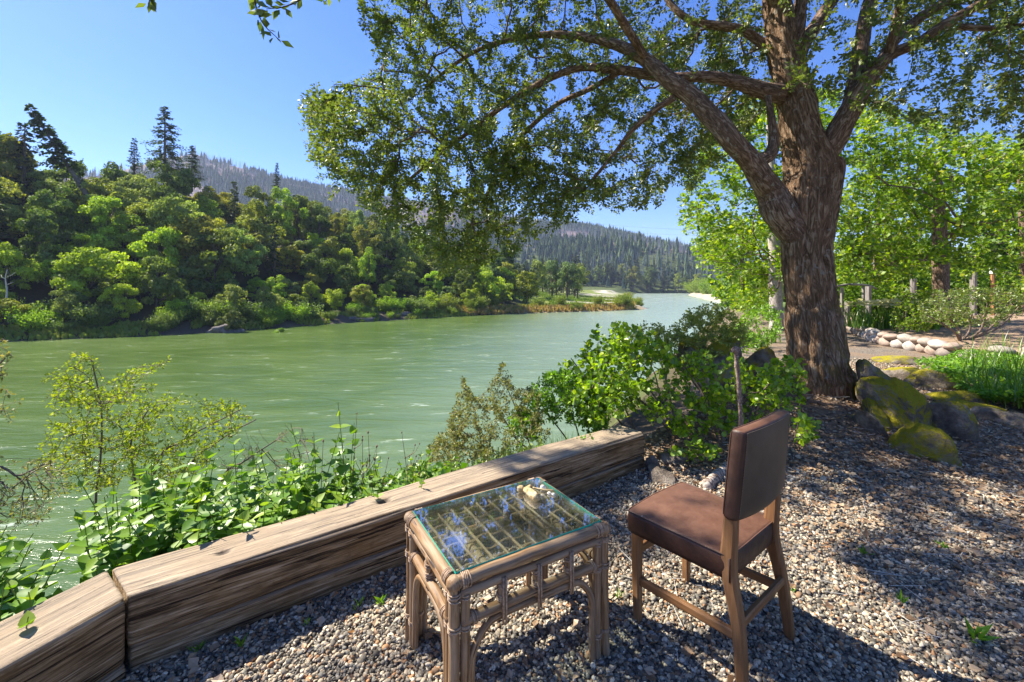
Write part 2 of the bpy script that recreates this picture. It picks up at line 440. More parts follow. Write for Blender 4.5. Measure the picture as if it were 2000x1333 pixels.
lit = t.math('MULTIPLY', lit, t.mr(ln.outputs['Value'], 5, 8))
n1 = t.noise(p, 6.0, 6, .7); n2 = t.noise(p, .12, 5, .7)
c = t.mix(1.0, z0, t.ramp(n1, [(.3, (.55, .55, .55)), (.7, (1.4, 1.35, 1.3))]), 'MULTIPLY')
c = t.mix(1.0, c, t.ramp(n2, [(.3, (.75, .75, .75)), (.7, (1.25, 1.25, 1.2))]), 'MULTIPLY')
lit = t.math('MAXIMUM', lit, t.attr('litter').outputs['Fac'])
c2 = t.mix(lit, peb, t.mix(t.noise(p, 35, 3), (.13, .085, .055), (.34, .24, .16)))
c = t.mix(near, c, c2)
hh = t.math('ADD', t.math('MULTIPLY', t.math('SUBTRACT', .6, vor2.outputs['Distance']), near), t.math('MULTIPLY', n1, .4))
ter.materials.append(t.done(t.bsdf(c, .9, .2, t.bump(hh, .6, .02))))
tag(link('ground', ter), kind='structure')

# water
nx, ny = 2, 2
mb = MB()
mb.add([(-900, -300, WATER_Z), (1200, -300, WATER_Z), (1200, 760, WATER_Z), (-900, 760, WATER_Z)], np.array([[0, 1, 2, 3]]))
t = NT('river_water'); p = t.pos()
big = t.noise(t.mapv(p, (.022, .05, .0)), 1.0, 4, .6, .5)
ri = t.noise(t.mapv(p, (.9, 2.3, .0)), 1.0, 6, .62, .3)
ri2 = t.noise(t.mapv(p, (.18, .55, .0)), 1.0, 5, .6, 1.2)
col = t.ramp(big, [(.32, (.045, .085, .014)), (.52, (.066, .112, .022)), (.72, (.11, .16, .045))])
col = t.mix(t.mr(ri2, .42, .68, 0, .4), col, (.15, .205, .065))
yy = t.new('ShaderNodeSeparateXYZ'); t.set(yy.inputs[0], p)
u_ = t.math('DIVIDE', yy.outputs[0], t.math('MAXIMUM', yy.outputs[1], 4.0))
# paler water towards the right
xm = t.math('SUBTRACT', t.math('ADD', yy.outputs[0], t.math('MULTIPLY', t.noise(t.mapv(p, (.03, .03, 0)), 1.0, 3), 10.0)), t.math('MULTIPLY', yy.outputs[1], .05))
pale = t.mr(xm, -6, 26)
col = t.mix(t.math('MULTIPLY', pale, .8), col, (.30, .375, .29))
flecks = t.math('MULTIPLY', t.mr(ri2, .56, .66), t.mr(ri, .56, .64))  # pale flecks where both ripple patterns peak
col = t.mix(t.math('MULTIPLY', flecks, .65), col, (.55, .62, .5))
rap = t.math('MULTIPLY', t.mr(yy.outputs[1], 150, 260), t.mr(t.noise(t.mapv(p, (.12, .3, 0)), 1.0, 4), .5, .62))
col = t.mix(t.math('MULTIPLY', rap, .6), col, (.6, .65, .62))
nb = t.bump(ri, .6, .07); nb = t.bump(ri2, .5, .22, nb)
w = mb.mesh('river', t.done(t.bsdf(col, .2, .5, nb, IOR=1.33)), False)
tag(link('river', w), kind='structure')

# ------------------------------------------------------------------ far trees (one model per kind, copied)
far_leaf = leaf_mat('far_foliage', [(0, (.30, .36, .22)), (.5, (.55, .62, .36)), (1, (.95, 1.0, .6))], trans=.42, tint=(1.2, 1.25, .6), rough=.5, gloss=.05, use_obj=True)
far_bark = NT('far_bark'); _n = far_bark.noise(far_bark.pos(), 3.0, 4)
far_bark = far_bark.done(far_bark.bsdf(far_bark.ramp(_n, [(.3, (.07, .055, .04)), (.7, (.2, .17, .14))]), .9, .1))

def lobed_crown(seed, nl, n, H, Rr, z0, leaf, squash=.75):
    r = np.random.default_rng(seed)
    Vs = []; 
    cs = []
    for q in range(nl):
        a = r.uniform(0, 2 * np.pi); h = r.uniform(0, 1) ** .8
        rad = Rr * (.25 + .75 * np.sin(np.pi * (0.12 + .8 * h))) * r.uniform(.25, 1.05) * (1 + .35 * math.cos(a - seed))
        cs.append((rad * np.cos(a), rad * np.sin(a), z0 + h * (H - z0) * .86, r.uniform(.14, .38) * Rr))
    cs = np.array(cs)
    k = r.integers(0, nl, n); c = cs[k]
    v = unit(r.normal(size=(n, 3))); v[:, 2] = np.where(v[:, 2] < -.35, -v[:, 2], v[:, 2])
    rad = c[:, 3:4] * (1 - .45 * r.random((n, 1)) ** 2) * (1 + .25 * fbm(v * 2.2 + k[:, None] * 3.1, 2, seed)[:, None])
    pos = c[:, :3] + v * rad * np.array([1, 1, squash])
    N = unit(v + r.normal(size=(n, 3)) * .55); Dn = unit(np.cross(N, r.normal(size=(n, 3))))
    tint = np.clip(.5 + .32 * r.normal(size=n) * .6 + (r.random(nl) - .5)[k] * .6, 0, 1)
    V, Fc, rd = leaf_geo(DIAM, pos, Dn, N, leaf * r.uniform(.6, 1.3, n), tint, 1.2)
    return V, Fc, rd, cs
def far_tree_meshes(seed, H, Rr, z0, n=3600, nl=22, leaf=.42, squash=.75):
    V, Fc, rd, cs = lobed_crown(seed, nl, n, H, Rr, z0, leaf, squash)
    crown = mesh('crown', V, [Fc], {'rnd': rd}, False, far_leaf)
    mb = MB()
    tube(mb, catmull([(0, 0, -1), (.1, 0, z0 * .6), (-.1, .15, z0 + (H - z0) * .4), (0, 0, H * .85)], 7), np.linspace(.26, .05, 7) * H / 10, 6)
    for c in cs[:12]:
        s = np.array([0, 0, z0 * .5 + c[2] * .35]); tube(mb, catmull([s, (s + c[:3]) / 2 + [0, 0, -.3], c[:3]], 4), [.10 * H / 10, .07, .05, .03], 4)
    return mb.mesh('trunk', far_bark), crown
def conifer_meshes(seed, H, Rr, n_br=110, full=1.0, z0=.15, one_side=0.0, nd=.5):
    r = np.random.default_rng(seed); mb = MB()
    tube(mb, [(0, 0, -1), (0, 0, H * .5), (0, 0, H)], [.022 * H, .013 * H, .02], 7)
    VP, VD, VN, S, RN = [], [], [], [], []
    for q in range(n_br):
        h = z0 + (1 - z0) * (q + r.random()) / n_br; a = r.uniform(0, 2 * np.pi)
        L = Rr * (1 - h) ** .75 * r.uniform(.5, 1.1) + .25
        if one_side and math.cos(a) > .2: L *= (1 - one_side)
        d = np.array([math.cos(a), math.sin(a), r.uniform(-.25, .15)])
        m = int(5 + L * 5 * full)
        tt = r.uniform(.12, 1, m) ** .8
        base = np.array([0, 0, h * H]); drop = -0.12 * L
        pts = base + d[None] * (tt * L)[:, None] + np.array([0, 0, 1])[None] * (drop * tt ** 2 + .10 * L * (tt > .85))[:, None]
        VP.append(pts + r.normal(size=(m, 3)) * .06 * L)
        side = unit(np.cross(d, [0, 0, 1])); sg = r.choice([-1, 1], m)[:, None]
        VD.append(d[None] * .8 + side[None] * sg * .7 + r.normal(size=(m, 3)) * .25 + np.array([0, 0, -.25]))
        VN.append(np.array([[0, 0, 1.0]]) + r.normal(size=(m, 3)) * .5)
        S.append(nd * r.uniform(.7, 1.5, m) * (0.6 + .8 * (1 - tt))); RN.append(r.uniform(.1, .9, m))
        tube(mb, [base, base + d * L * .5 + [0, 0, drop * .25], base + d * L + [0, 0, drop]], [.008 * H * .5, .02, .01], 3, cap=False)
    V, Fc, rd = leaf_geo(DIAM, np.concatenate(VP), np.concatenate(VD), np.concatenate(VN), np.concatenate(S), np.concatenate(RN), .8)
    return mb.mesh('trunk', far_bark), mesh('crown', V, [Fc], {'rnd': rd}, False, far_leaf)
def shrub_mesh(seed, H, Rr, n=1500, leaf=.22, up=.6):
    r = np.random.default_rng(seed)
    ns = 16; a = r.uniform(0, 2 * np.pi, ns); rad = Rr * np.sqrt(r.random(ns)) * .8; hh = H * r.uniform(.5, 1, ns) * (1 - .45 * (rad / Rr) ** 2)
    k = r.integers(0, ns, n); t_ = r.random(n) ** .6
    tip = np.stack([rad * np.cos(a) * 1.2, rad * np.sin(a) * 1.2, hh], -1)
    pos = tip[k] * t_[:, None] * np.array([1, 1, 1]) + r.normal(size=(n, 3)) * .14 * Rr * np.array([1, 1, .9])
    pos[:, 2] = np.abs(pos[:, 2])
    Dn = unit(r.normal(size=(n, 3)) + np.array([0, 0, up])); N = unit(r.normal(size=(n, 3)) + np.array([0, 0, .6]))
    V, Fc, rd = leaf_geo(DIAM, pos, Dn, N, leaf * r.uniform(.6, 1.4, n), np.clip(r.normal(.5, .22, n), 0, 1), .7)
    mb = MB()
    for q in range(7): tube(mb, [(0, 0, -.2), tip[q] * .5, tip[q] * .9], [.05, .03, .015], 4, cap=False)
    return mb.mesh('stem', far_bark), mesh('foliage', V, [Fc], {'rnd': rd}, False, far_leaf)

OAK = [far_tree_meshes(100 + q, 9.5, 4.2, 1.2, n=8500, nl=34, leaf=.36) for q in range(6)]
TALL = [far_tree_meshes(120 + q, 13, 4.0, 3.5, n=8000, nl=30, leaf=.34, squash=1.0) for q in range(3)]
FIR = [conifer_meshes(140 + q, 16, 3.0, 120, 1.2, .1) for q in range(3)]
SPARSE = conifer_meshes(150, 18, 6.4, 120, 1.7, .22, nd=.46)
SHR = [shrub_mesh(160 + q, 2.0, 1.5, 2600, .16) for q in range(4)]

def place(meshes, names, nm, label, cat, group, x, y, s=1.0, color=(1, 1, 1), z=None, rz=None, tilt=None, sz=None):
    z = hz(x, y) if z is None else z
    o = thing(nm, label, cat, (x, y, z), R.uniform(0, 6.28) if rz is None else rz, group)
    if tilt: o.rotation_mode = 'XYZ'; o.rotation_euler = tilt
    o.scale = (s, s, s * (sz or 1))
    for me, n_ in zip(meshes, names):
        c = link(n_, me, o); c.color = (*color, 1)
    return o
def vary(c, k=.16):
    f = 1 + R.uniform(-k, k); return (c[0] * f * (1 + R.uniform(-.12, .12)), c[1] * f, c[2] * f * (1 + R.uniform(-.15, .1)))
TC = ('trunk', 'crown'); SF = ('stem', 'foliage')
OLIVE, DEEP, LIME, GREY, FIRC = (.50, .47, .085), (.24, .29, .06), (.60, .70, .06), (.45, .50, .18), (.08, .125, .055)

# hillside forest, rows from the ridge down to the shore
cands = []
rs = np.random.default_rng(77)
pts = []
for q in range(6000):
    u = rs.uniform(-160, 1000); dd = rs.uniform(46, 175)
    x = (u - CX) / F_PX * dd; y = dd
    pts.append((x, y))
pts = np.array(pts); zz, ee, d_, uu, r_ = height(pts[:, 0], pts[:, 1], True)
keep = []
for k_ in np.argsort(r_):
    if d_[k_] < 4.5 or d_[k_] > 64: continue
    x, y = pts[k_]
    if any((x - a) ** 2 + (y - b) ** 2 < (4.3 + .028 * dn) ** 2 for a, b, dn in keep): continue
    keep.append((x, y, d_[k_]))
keep = keep[:285]
for q, (x, y, dn) in enumerate(keep):
    u = CX + F_PX * x / y
    v = R.random(); low = dn < 16; SQ = R.uniform(.8, 1.35); BANK = OAK + TALL if R.random() < .5 else OAK
    s = R.uniform(.75, 1.12) * (0.5 if dn < 9 else (.72 if low else 1.0))
    row = 'down by the shore' if dn < 16 else ('halfway up' if dn < 38 else 'up on the ridge')
    side = 'at the left' if u < 280 else ('in the middle' if u < 620 else 'at the right')
    def hs(m_, nm_, lb_, gr_, s_, c_, z_=None):
        place(m_, TC, nm_, '%s %s %s of the far wooded hillside' % (lb_, row, side), 'tree', gr_, x, y, s_, vary(c_), sz=z_)
    if v < .10 and not low and u < 900: hs(R.choice(FIR), 'fir_tree', 'dark narrow fir', 'dark firs in the hillside forest', s * .8, FIRC)
    elif v < .26 or (low and v < .5): hs(R.choice(BANK), 'maple_tree', 'bright yellow-green tree', 'bright trees in the hillside forest', s * .85, LIME, SQ)
    elif v < .60: hs(R.choice(BANK), 'oak_tree', 'olive green oak', 'olive oaks in the hillside forest', s, OLIVE, SQ)
    elif v < .75: hs(R.choice(BANK), 'oak_tree', 'grey-green oak', 'grey-green oaks in the hillside forest', s * .9, GREY, SQ)
    else: hs(R.choice(BANK), 'oak_tree', 'deep green oak', 'deep green oaks in the hillside forest', s, DEEP, SQ)

# single conifers that rise above the hillside
def fir_at(px, base_py, top_py, d, meshes, H, **k):
    x = (px - CX) / F_PX * d
    zb = CAMH - (base_py - HY) / F_PX * d; zt = CAMH - (top_py - HY) / F_PX * d
    s = (zt - zb) / H
    return dict(x=x, y=d, z=zb, s=s)
a = fir_at(322, 372, 207, 98, SPARSE, 18)
place(SPARSE, TC, 'fir_tree', 'tall ragged fir on the ridge with a thin see-through crown', 'tree', None, a['x'], a['y'], a['s'] * 1.0, (.09, .13, .06), a['z'], rz=2.8)
a = fir_at(198, 415, 225, 80, FIR[0], 16)
o = place(conifer_meshes(151, 20, 4.2, 90, 1.6, .42, one_side=.4, nd=.5), TC, 'fir_tree', 'leaning fir with bare lower trunk, tilted left over the ridge', 'tree', None, a['x'], a['y'], 1.25, (.09, .14, .05), a['z'] - 1.0, rz=0.0, tilt=(0, math.radians(-33), 0))
for px, by, ty, d, lab, m in ((48, 480, 240, 80, 'dark upright fir near the left edge, left of the leaning fir', FIR[1]), (375, 370, 284, 105, 'small thin fir on the ridge just right of the ragged fir', SPARSE),
                              (262, 360, 270, 103, 'short fir on the ridge half hidden left of the ragged fir', FIR[0]), (541, 372, 318, 112, 'small pointed fir on the ridge crest where the mountain shows behind', FIR[2])):
    a = fir_at(px, by, ty, d, m, 16 if m is not SPARSE else 18)
    place(m, TC, 'fir_tree', lab, 'tree', None, a['x'], a['y'], a['s'], (.05, .085, .05), a['z'])
# dead grey snag on the left
mb = MB(); tube(mb, catmull([(0, 0, -.5), (.1, 0, 2), (-.1, 0, 4), (.15, 0, 5.6)], 9), np.linspace(.12, .03, 9), 6)
br_mats = NT('bleached_wood'); br_mats = br_mats.done(br_mats.bsdf((.5, .47, .42), .8, .2))
sn = thing('dead_tree', 'bare bleached dead trunk at the left edge above the far shore', 'dead tree', W(12, 590, 56))
sn.scale = (1, 1, .75); mb.obj('trunk', br_mats, sn)
for (z_, dx, dz) in ((3.9, -.9, .8), (4.2, 1.0, .9), (2.9, .7, .5)):
    mb = MB(); tube(mb, [(0, 0, z_), (dx * .6, 0, z_ + dz * .4), (dx, .2, z_ + dz)], [.05, .035, .015], 5); mb.obj('branch', br_mats, sn)

# flats behind the point bar: grey-green cottonwoods, a yellow tree, dark oaks
for px, ty, d, col, m, lab, grp in (
    (1048, 505, 150, GREY, TALL[0], 'pale grey-green cottonwood, leftmost of the clump behind the gravel bar', None), (1078, 506, 160, (.24, .33, .17), TALL[1], 'pale cottonwood with bare lower trunk in the middle of the clump behind the bar', None),
    (1108, 508, 152, (.25, .34, .18), TALL[2], 'broad pale cottonwood, rightmost big crown of the clump behind the bar', None), (1128, 516, 168, GREY, TALL[0], 'small grey-green cottonwood at the right end of the clump behind the bar', None),
    (1028, 527, 125, (.50, .50, .03), OAK[2], 'bright yellow-green round tree in front of the pale cottonwoods', None),
    (968, 500, 128, (.14, .22, .07), TALL[1], 'tall mid-green tree left of the yellow tree above the bar', None), (985, 476, 150, (.15, .23, .09), TALL[2], 'tallest rounded tree above the left end of the gravel bar', None),
    (945, 520, 112, LIME, OAK[1], 'bright leafy tree at the left end of the gravel bar', None)):
    x = (px - CX) / F_PX * d; z = hz(x, d); zt = CAMH - (ty - HY) / F_PX * d
    H = 13 if m in TALL else 9.5
    place(m, TC, 'cottonwood_tree' if 'cottonwood' in lab else 'leafy_tree', lab, 'tree', grp, x, d, (zt - z) / H, col, z)
for q in range(190):
    u = R.uniform(900, 1150) if q < 60 else R.uniform(1100, 1460); d = R.uniform(185, 300) if u < 1130 else R.uniform(485, 590)
    x = (u - CX) / F_PX * d; z = hz(x, d)
    if z < -4.6: continue
    far_ = d > 400
    ty = np.interp(u, [900, 1000, 1100, 1160, 1240, 1330, 1420], [478, 490, 500, 502, 498, 520, 538]) + R.uniform(0, 26)
    zt = CAMH - (ty - HY) / F_PX * d
    wh = 'above the pale cottonwoods' if u < 1135 else ('right of the gravel bar' if u < 1290 else 'where the river vanishes')
    if R.random() < .4:
        place(R.choice(FIR), TC, 'fir_tree', 'dark pointed fir in the far tree line ' + wh, 'tree', 'firs beyond the river bend', x, d, (zt - z) / 15, vary(FIRC), z)
    else:
        m = R.choice(TALL); place(m, TC, 'forest_tree', 'round-crowned tree in the far tree line ' + wh, 'tree', 'round trees beyond the river bend', x, d, (zt - z) / 13.5 * R.uniform(.7, 1), vary(R.choice([DEEP, OLIVE, (.14, .2, .06)])), z)
# right bank beyond the garden
for q in range(210):
    k_ = R.choice([11, 12, 12, 13, 13, 13, 14, 14, 14]); f_ = R.random(); a_, b_ = EDGE[k_], EDGE[k_ + 1]; p_ = a_ + (b_ - a_) * f_; nrm = np.array([(b_ - a_)[1], -(b_ - a_)[0]]); p_ = p_ + nrm / np.linalg.norm(nrm) * R.uniform(-4.6, 8); x, d = float(p_[0]), float(p_[1])
    e_ = float(sdist(np.array([x]), np.array([d]), EDGE)[0])
    if e_ > -1: continue
    place(R.choice(SHR), SF, 'willow_bush', 'low yellow-green bush on the right bank downstream', 'bush', 'bushes on the right bank downstream', x, d, R.uniform(.9, 1.7) * (1 + d / 130), vary((.36, .46, .06)))
for q in range(22):
    u = R.uniform(1440, 1600) if q < 9 else R.uniform(1560, 2150); d = R.uniform(60, 130) if q < 9 else R.uniform(34, 75)
    x = (u - CX) / F_PX * d
    place(R.choice(OAK), TC, 'leafy_tree', 'green tree in the wood behind the garden', 'tree', 'trees behind the garden', x, d, R.uniform(.75, 1.15), vary(R.choice([(.2, .32, .05), (.13, .24, .05)])))

for q in range(60):
    u = R.uniform(1610, 2150); d = R.uniform(23, 33); x = (u - CX) / F_PX * d
    place(R.choice(SHR), SF, 'green_bush', 'green bush of the thicket behind the garden fence', 'bush', 'bushes behind the garden fence', x, d, R.uniform(.9, 1.6), vary(R.choice([(.26, .40, .05), (.16, .26, .05), (.36, .48, .06)])))
# shore bushes and reeds
for q in range(150):
    k_ = R.randint(2, len(FAR) - 7); f_ = R.random(); a_, b_ = FAR[k_], FAR[k_ + 1]
    p_ = a_ + (b_ - a_) * f_; nrm = np.array([-(b_ - a_)[1], (b_ - a_)[0]]); nrm /= np.linalg.norm(nrm)
    off = R.uniform(.8, 7); p_ = p_ + nrm * off
    u = CX + F_PX * p_[0] / p_[1]
    if u < -120: continue
    if u > 1000 and R.random() < .7: continue
    if u > 860: c, lab, g_ = (.36, .40, .06), 'yellow-green willow bush at the edge of the gravel bar', 'willows on the gravel bar'
    elif R.random() < .5: c, lab, g_ = (.42, .58, .06), 'bright green willow bush on the far shore below the forest', 'bright willows on the far shore'
    else: c, lab, g_ = (.26, .33, .11), 'dull green bush on the far shore below the forest', 'dull bushes on the far shore'
    lab += ', at the left' if u < 250 else (', left of the bright clumps' if u < 500 else (', right of the bright clumps' if u < 860 else ''))
    place(R.choice(SHR), SF, 'willow_bush', lab, 'bush', g_, p_[0], p_[1], R.uniform(.8, 1.9) * (.6 if off < 2.2 else 1), vary(c))
for px, py, s, c, lab in ((150, 640, 1.0, LIME, 'big bright green tree leaning over the far shore at left'), (100, 630, .9, (.30, .40, .09), 'light spreading tree just left of the big bright shore tree'),
                          (530, 640, .42, (.33, .48, .05), 'bright willow clump in the middle of the far shore'), (595, 637, .36, (.33, .48, .05), 'bright willow clump right of the middle one on the far shore'),
                          (440, 640, .42, (.24, .27, .10), 'greyish bush left of the bright willow clumps on the far shore'), (435, 628, .62, (.22, .34, .07), 'green rounded tree above the greyish shore bush'), (345, 632, .6, (.2, .3, .1), 'dark rounded tree between the bright shore tree and the greyish bush')):
    b = G(px, py, WATER_Z + .8); place(OAK[hash(px) % 6], TC, 'shore_tree', lab, 'tree', None, b[0], b[1] + 1.5, s, c)
# reeds and grass on the bar
n = 26000
ii = rs.uniform(0, 1, n); u = 880 + 360 * rs.random(n); dd = 100 + 130 * rs.random(n) ** 1.6
gx = (u - CX) / F_PX * dd; gz, ge, gd, gu, gr = height(gx, dd, True)
m = (gd > .3) & (gz > -5.1) & ((fbm(np.stack([gx * .12, dd * .12, 0 * gx], -1), 3, 60) < .12) | (gd < 5))
gx, gy, gz, gd = gx[m], dd[m], gz[m], gd[m]
V, Fc, rd = leaf_geo(DIAM, np.stack([gx, gy, gz - .1], -1), np.stack([rs.normal(0, .25, len(gx)), rs.normal(0, .25, len(gx)), np.ones(len(gx))], -1), np.stack([rs.normal(0, 1, len(gx)), -np.ones(len(gx)), 0 * gx + .3], -1),
                     rs.uniform(.5, 1.1, len(gx)) * np.where(gd < 6, 1.2, .8), np.clip(1 - gd / 14 + rs.normal(0, .2, len(gx)), 0, 1), .9)
reed = leaf_mat('reed_grass', [(0, (.20, .30, .045)), (.5, (.32, .32, .06)), (1, (.42, .27, .10))], .3, (1.1, 1.1, .6), .6, .02)
n = 9000; kk = rs.integers(2, 8, n); ff = rs.random(n)[:, None]; a_, b_ = FAR[kk], FAR[kk + 1]; p_ = a_ + (b_ - a_) * ff; nn_ = np.stack([-(b_ - a_)[:, 1], (b_ - a_)[:, 0]], -1); nn_ = nn_ / np.linalg.norm(nn_, axis=1)[:, None]
p_ = p_ + nn_ * rs.uniform(.2, 4.5, n)[:, None]; kp = fbm(np.stack([p_[:, 0] * .25, p_[:, 1] * .25, 0 * p_[:, 0]], -1), 2, 12) > -.1; p_ = p_[kp]; n = len(p_)
V2, F2, r2_ = leaf_geo(DIAM, np.stack([p_[:, 0], p_[:, 1], height(p_[:, 0], p_[:, 1]) - .1], -1), np.stack([rs.normal(0, .35, n), rs.normal(0, .35, n), np.ones(n)], -1), np.stack([rs.normal(0, 1, n), -np.ones(n), np.full(n, .3)], -1), rs.uniform(.3, .9, n), rs.uniform(0, .4, n), .8)
F2 = F2 + len(V); V = np.vstack([V, V2]); Fc = np.vstack([Fc, F2]); rd = np.concatenate([rd, r2_])
tag(link('grass', mesh('grass', V, [Fc], {'rnd': rd}, False, reed)), 'yellow-green grass with rusty edges on the low gravel bar and along the far shore', 'grass', kind='stuff')

# rock ledges along the far shore
tm = NT('river_rock'); v = tm.pos(); n1 = tm.noise(v, 2.0, 6, .7); n2 = tm.noise(tm.mapv(v, (1, 1, 6)), 1.5, 5, .7)
river_rock = tm.done(tm.bsdf(tm.ramp(n1, [(.3, (.09, .08, .075)), (.6, (.24, .21, .19)), (.8, (.34, .30, .27))]), .85, .2, tm.bump(n2, .8, .2)))
rk = ((235, 642, 9, 1.1, 'long dark rock ledge at the water edge, left part of the far shore'), (330, 640, 4, .9, 'blocky rock right of the long ledge on the far shore'), (700, 627, 6, 1.0, 'low rock shelf at the right end of the bright willows'),
      (780, 621, 6, 1.1, 'low rock shelf just left of the gravel bar'), (70, 655, 8, .9, 'dark rock at the far shore near the left edge'), (430, 648, 5, .8, 'low rock at the waterline under the greyish bush'))
for q, (px, py, wd, hh_, lab) in enumerate(rk):
    b = G(px, py, WATER_Z + .2); tag(rock('rock', (wd, 3.0, hh_ * 2), river_rock, 60 + q, .35, .8, loc=b + [0, 1, .1], rot=(0, 0, .5)), lab, 'rock')

# forest of the mountain: live firs and burnt snags, far too many to count
n = 30000
a = np.radians(rs.uniform(-48, 40, n)); r_ = np.sqrt(rs.uniform(480 ** 2, 1165 ** 2, n))
x, y = r_ * np.sin(a), r_ * np.cos(a); z = height(x, y)
burn = fbm(np.stack([x, y, z], -1) * .006, 4, 61)
live = (burn < .10 + rs.normal(0, .12, n)) & (z > -2.5)
live &= ~((fbm(np.stack([x * .004, y * .004, 0 * x], -1), 3, 63) > .02) & (rs.random(n) < .75))
def cones(x, y, z, h, w, k, rnd):
    n = len(x); a = np.linspace(0, 2 * np.pi, k, endpoint=False)
    V = []; ring = np.stack([np.cos(a), np.sin(a)], -1)
    jit = rs.uniform(.75, 1.25, (n, k))
    Vv = np.zeros((n, 2 * (k + 1), 3))
    for lv, (zb, zt, ww) in enumerate(((.08, .72, 1.0), (.45, 1.0, .62))):
        o = lv * (k + 1)
        Vv[:, o:o + k, 0] = x[:, None] + ring[None, :, 0] * w[:, None] * ww * jit
        Vv[:, o:o + k, 1] = y[:, None] + ring[None, :, 1] * w[:, None] * ww * jit
        Vv[:, o:o + k, 2] = (z + h * zb)[:, None]
        Vv[:, o + k] = np.stack([x, y, z + h * zt], -1)
    j = np.arange(k); f1 = np.stack([j, (j + 1) % k, np.full(k, k)], -1); f = np.vstack([f1, f1 + k + 1])
    Fc = (f[None] + (np.arange(n) * 2 * (k + 1))[:, None, None]).reshape(-1, 3)
    return Vv.reshape(-1, 3), Fc, np.repeat(rnd, 2 * (k + 1))
L_ = live; nl = L_.sum()
V, Fc, rd = cones(x[L_], y[L_], z[L_], rs.uniform(9, 21, nl), rs.uniform(2.2, 4.2, nl), 5, rs.random(nl))
mt_leaf = NT('mountain_fir'); c_ = mt_leaf.ramp(mt_leaf.attr('rnd').outputs['Fac'], [(0, (.045, .075, .045)), (.6, (.075, .11, .05)), (1, (.13, .17, .06))]); mt_leaf = mt_leaf.done(mt_leaf.bsdf(c_, .9, .1))
tag(link('forest', mesh('forest', V, [Fc], {'rnd': rd}, False, mt_leaf)), 'dark fir forest covering the far mountain slopes', 'forest', kind='stuff')
S_ = (~live) & (z > 5); S_ &= rs.random(n) < .75; ns_ = S_.sum()
A = np.stack([x[S_], y[S_], z[S_] - 1], -1); B = A + np.stack([rs.normal(0, .4, ns_), rs.normal(0, .4, ns_), rs.uniform(10, 21, ns_)], -1)
V, Fc = frustums(A, B, np.full(ns_, .42), np.full(ns_, .08), 3)
tag(link('burnt_forest', mesh('burnt_forest', V, [Fc], None, False, br_mats)), 'grey burnt tree trunks standing bare on the mountain', 'burnt forest', kind='stuff')

# power lines
wire = NT('wire_dark'); wire = wire.done(wire.bsdf((.25, .25, .27), .6, .4))
for q, (p0, p1, lab) in enumerate((((560, 360), (1420, 452), 'upper power line crossing the valley in front of the mountain'), ((560, 378), (1420, 462), 'lower power line crossing the valley in front of the mountain'))):
    a_, b_ = W(*p0, 240), W(*p1, 330); tt = np.linspace(0, 1, 24)[:, None]
    P_ = a_ + (b_ - a_) * tt; P_[:, 2] -= 4 * 5 * (tt * (1 - tt))[:, 0]
    mb = MB(); tube(mb, P_, .05, 4); tag(mb.obj('power_line', wire), lab, 'power line')

# air between here and the mountain
hzn = NT('air_haze'); pv = hzn.new('ShaderNodeVolumePrincipled'); pv.inputs['Color'].default_value = (.62, .72, 1.0, 1); pv.inputs['Density'].default_value = .00017; pv.inputs['Anisotropy'].default_value = .2
hzn.l.new(pv.outputs[0], hzn.out.inputs['Volume'])
mb = MB(); rbox(mb, 7000, 7000, 420, 0, M=Matrix.Translation((0, 0, 420 / 2 - 12)))
HAZE = True
if HAZE: tag(mb.obj('haze', hzn.m, smooth=False), kind='stuff')
# ------------------------------------------------------------------ plants that grow towards points of their crown
def in_poly(px, py, poly):
    poly = np.asarray(poly, float); ins = np.zeros(len(px), bool); j = len(poly) - 1
    for i in range(len(poly)):
        xi, yi = poly[i]; xj, yj = poly[j]
        c = ((yi > py) != (yj > py)) & (px < (xj - xi) * (py - yi) / (yj - yi + 1e-12) + xi)
        ins ^= c; j = i
    return ins
def attract(poly, dr, n, r, pw=1.0):
    """points in the solid that the outline sweeps between two distances"""
    poly = np.asarray(poly, float); lo, hi = poly.min(0), poly.max(0); out = []; c = 0
    while c < n:
        q = r.uniform(lo, hi, (n * 2, 2)); q = q[in_poly(q[:, 0], q[:, 1], poly)]; out.append(q); c += len(q)
    q = np.concatenate(out)[:n]; d = dr[0] + (dr[1] - dr[0]) * r.random(n) ** pw
    return np.stack([(q[:, 0] - CX) / F_PX * d, d, CAMH - (q[:, 1] - HY) / F_PX * d], -1)
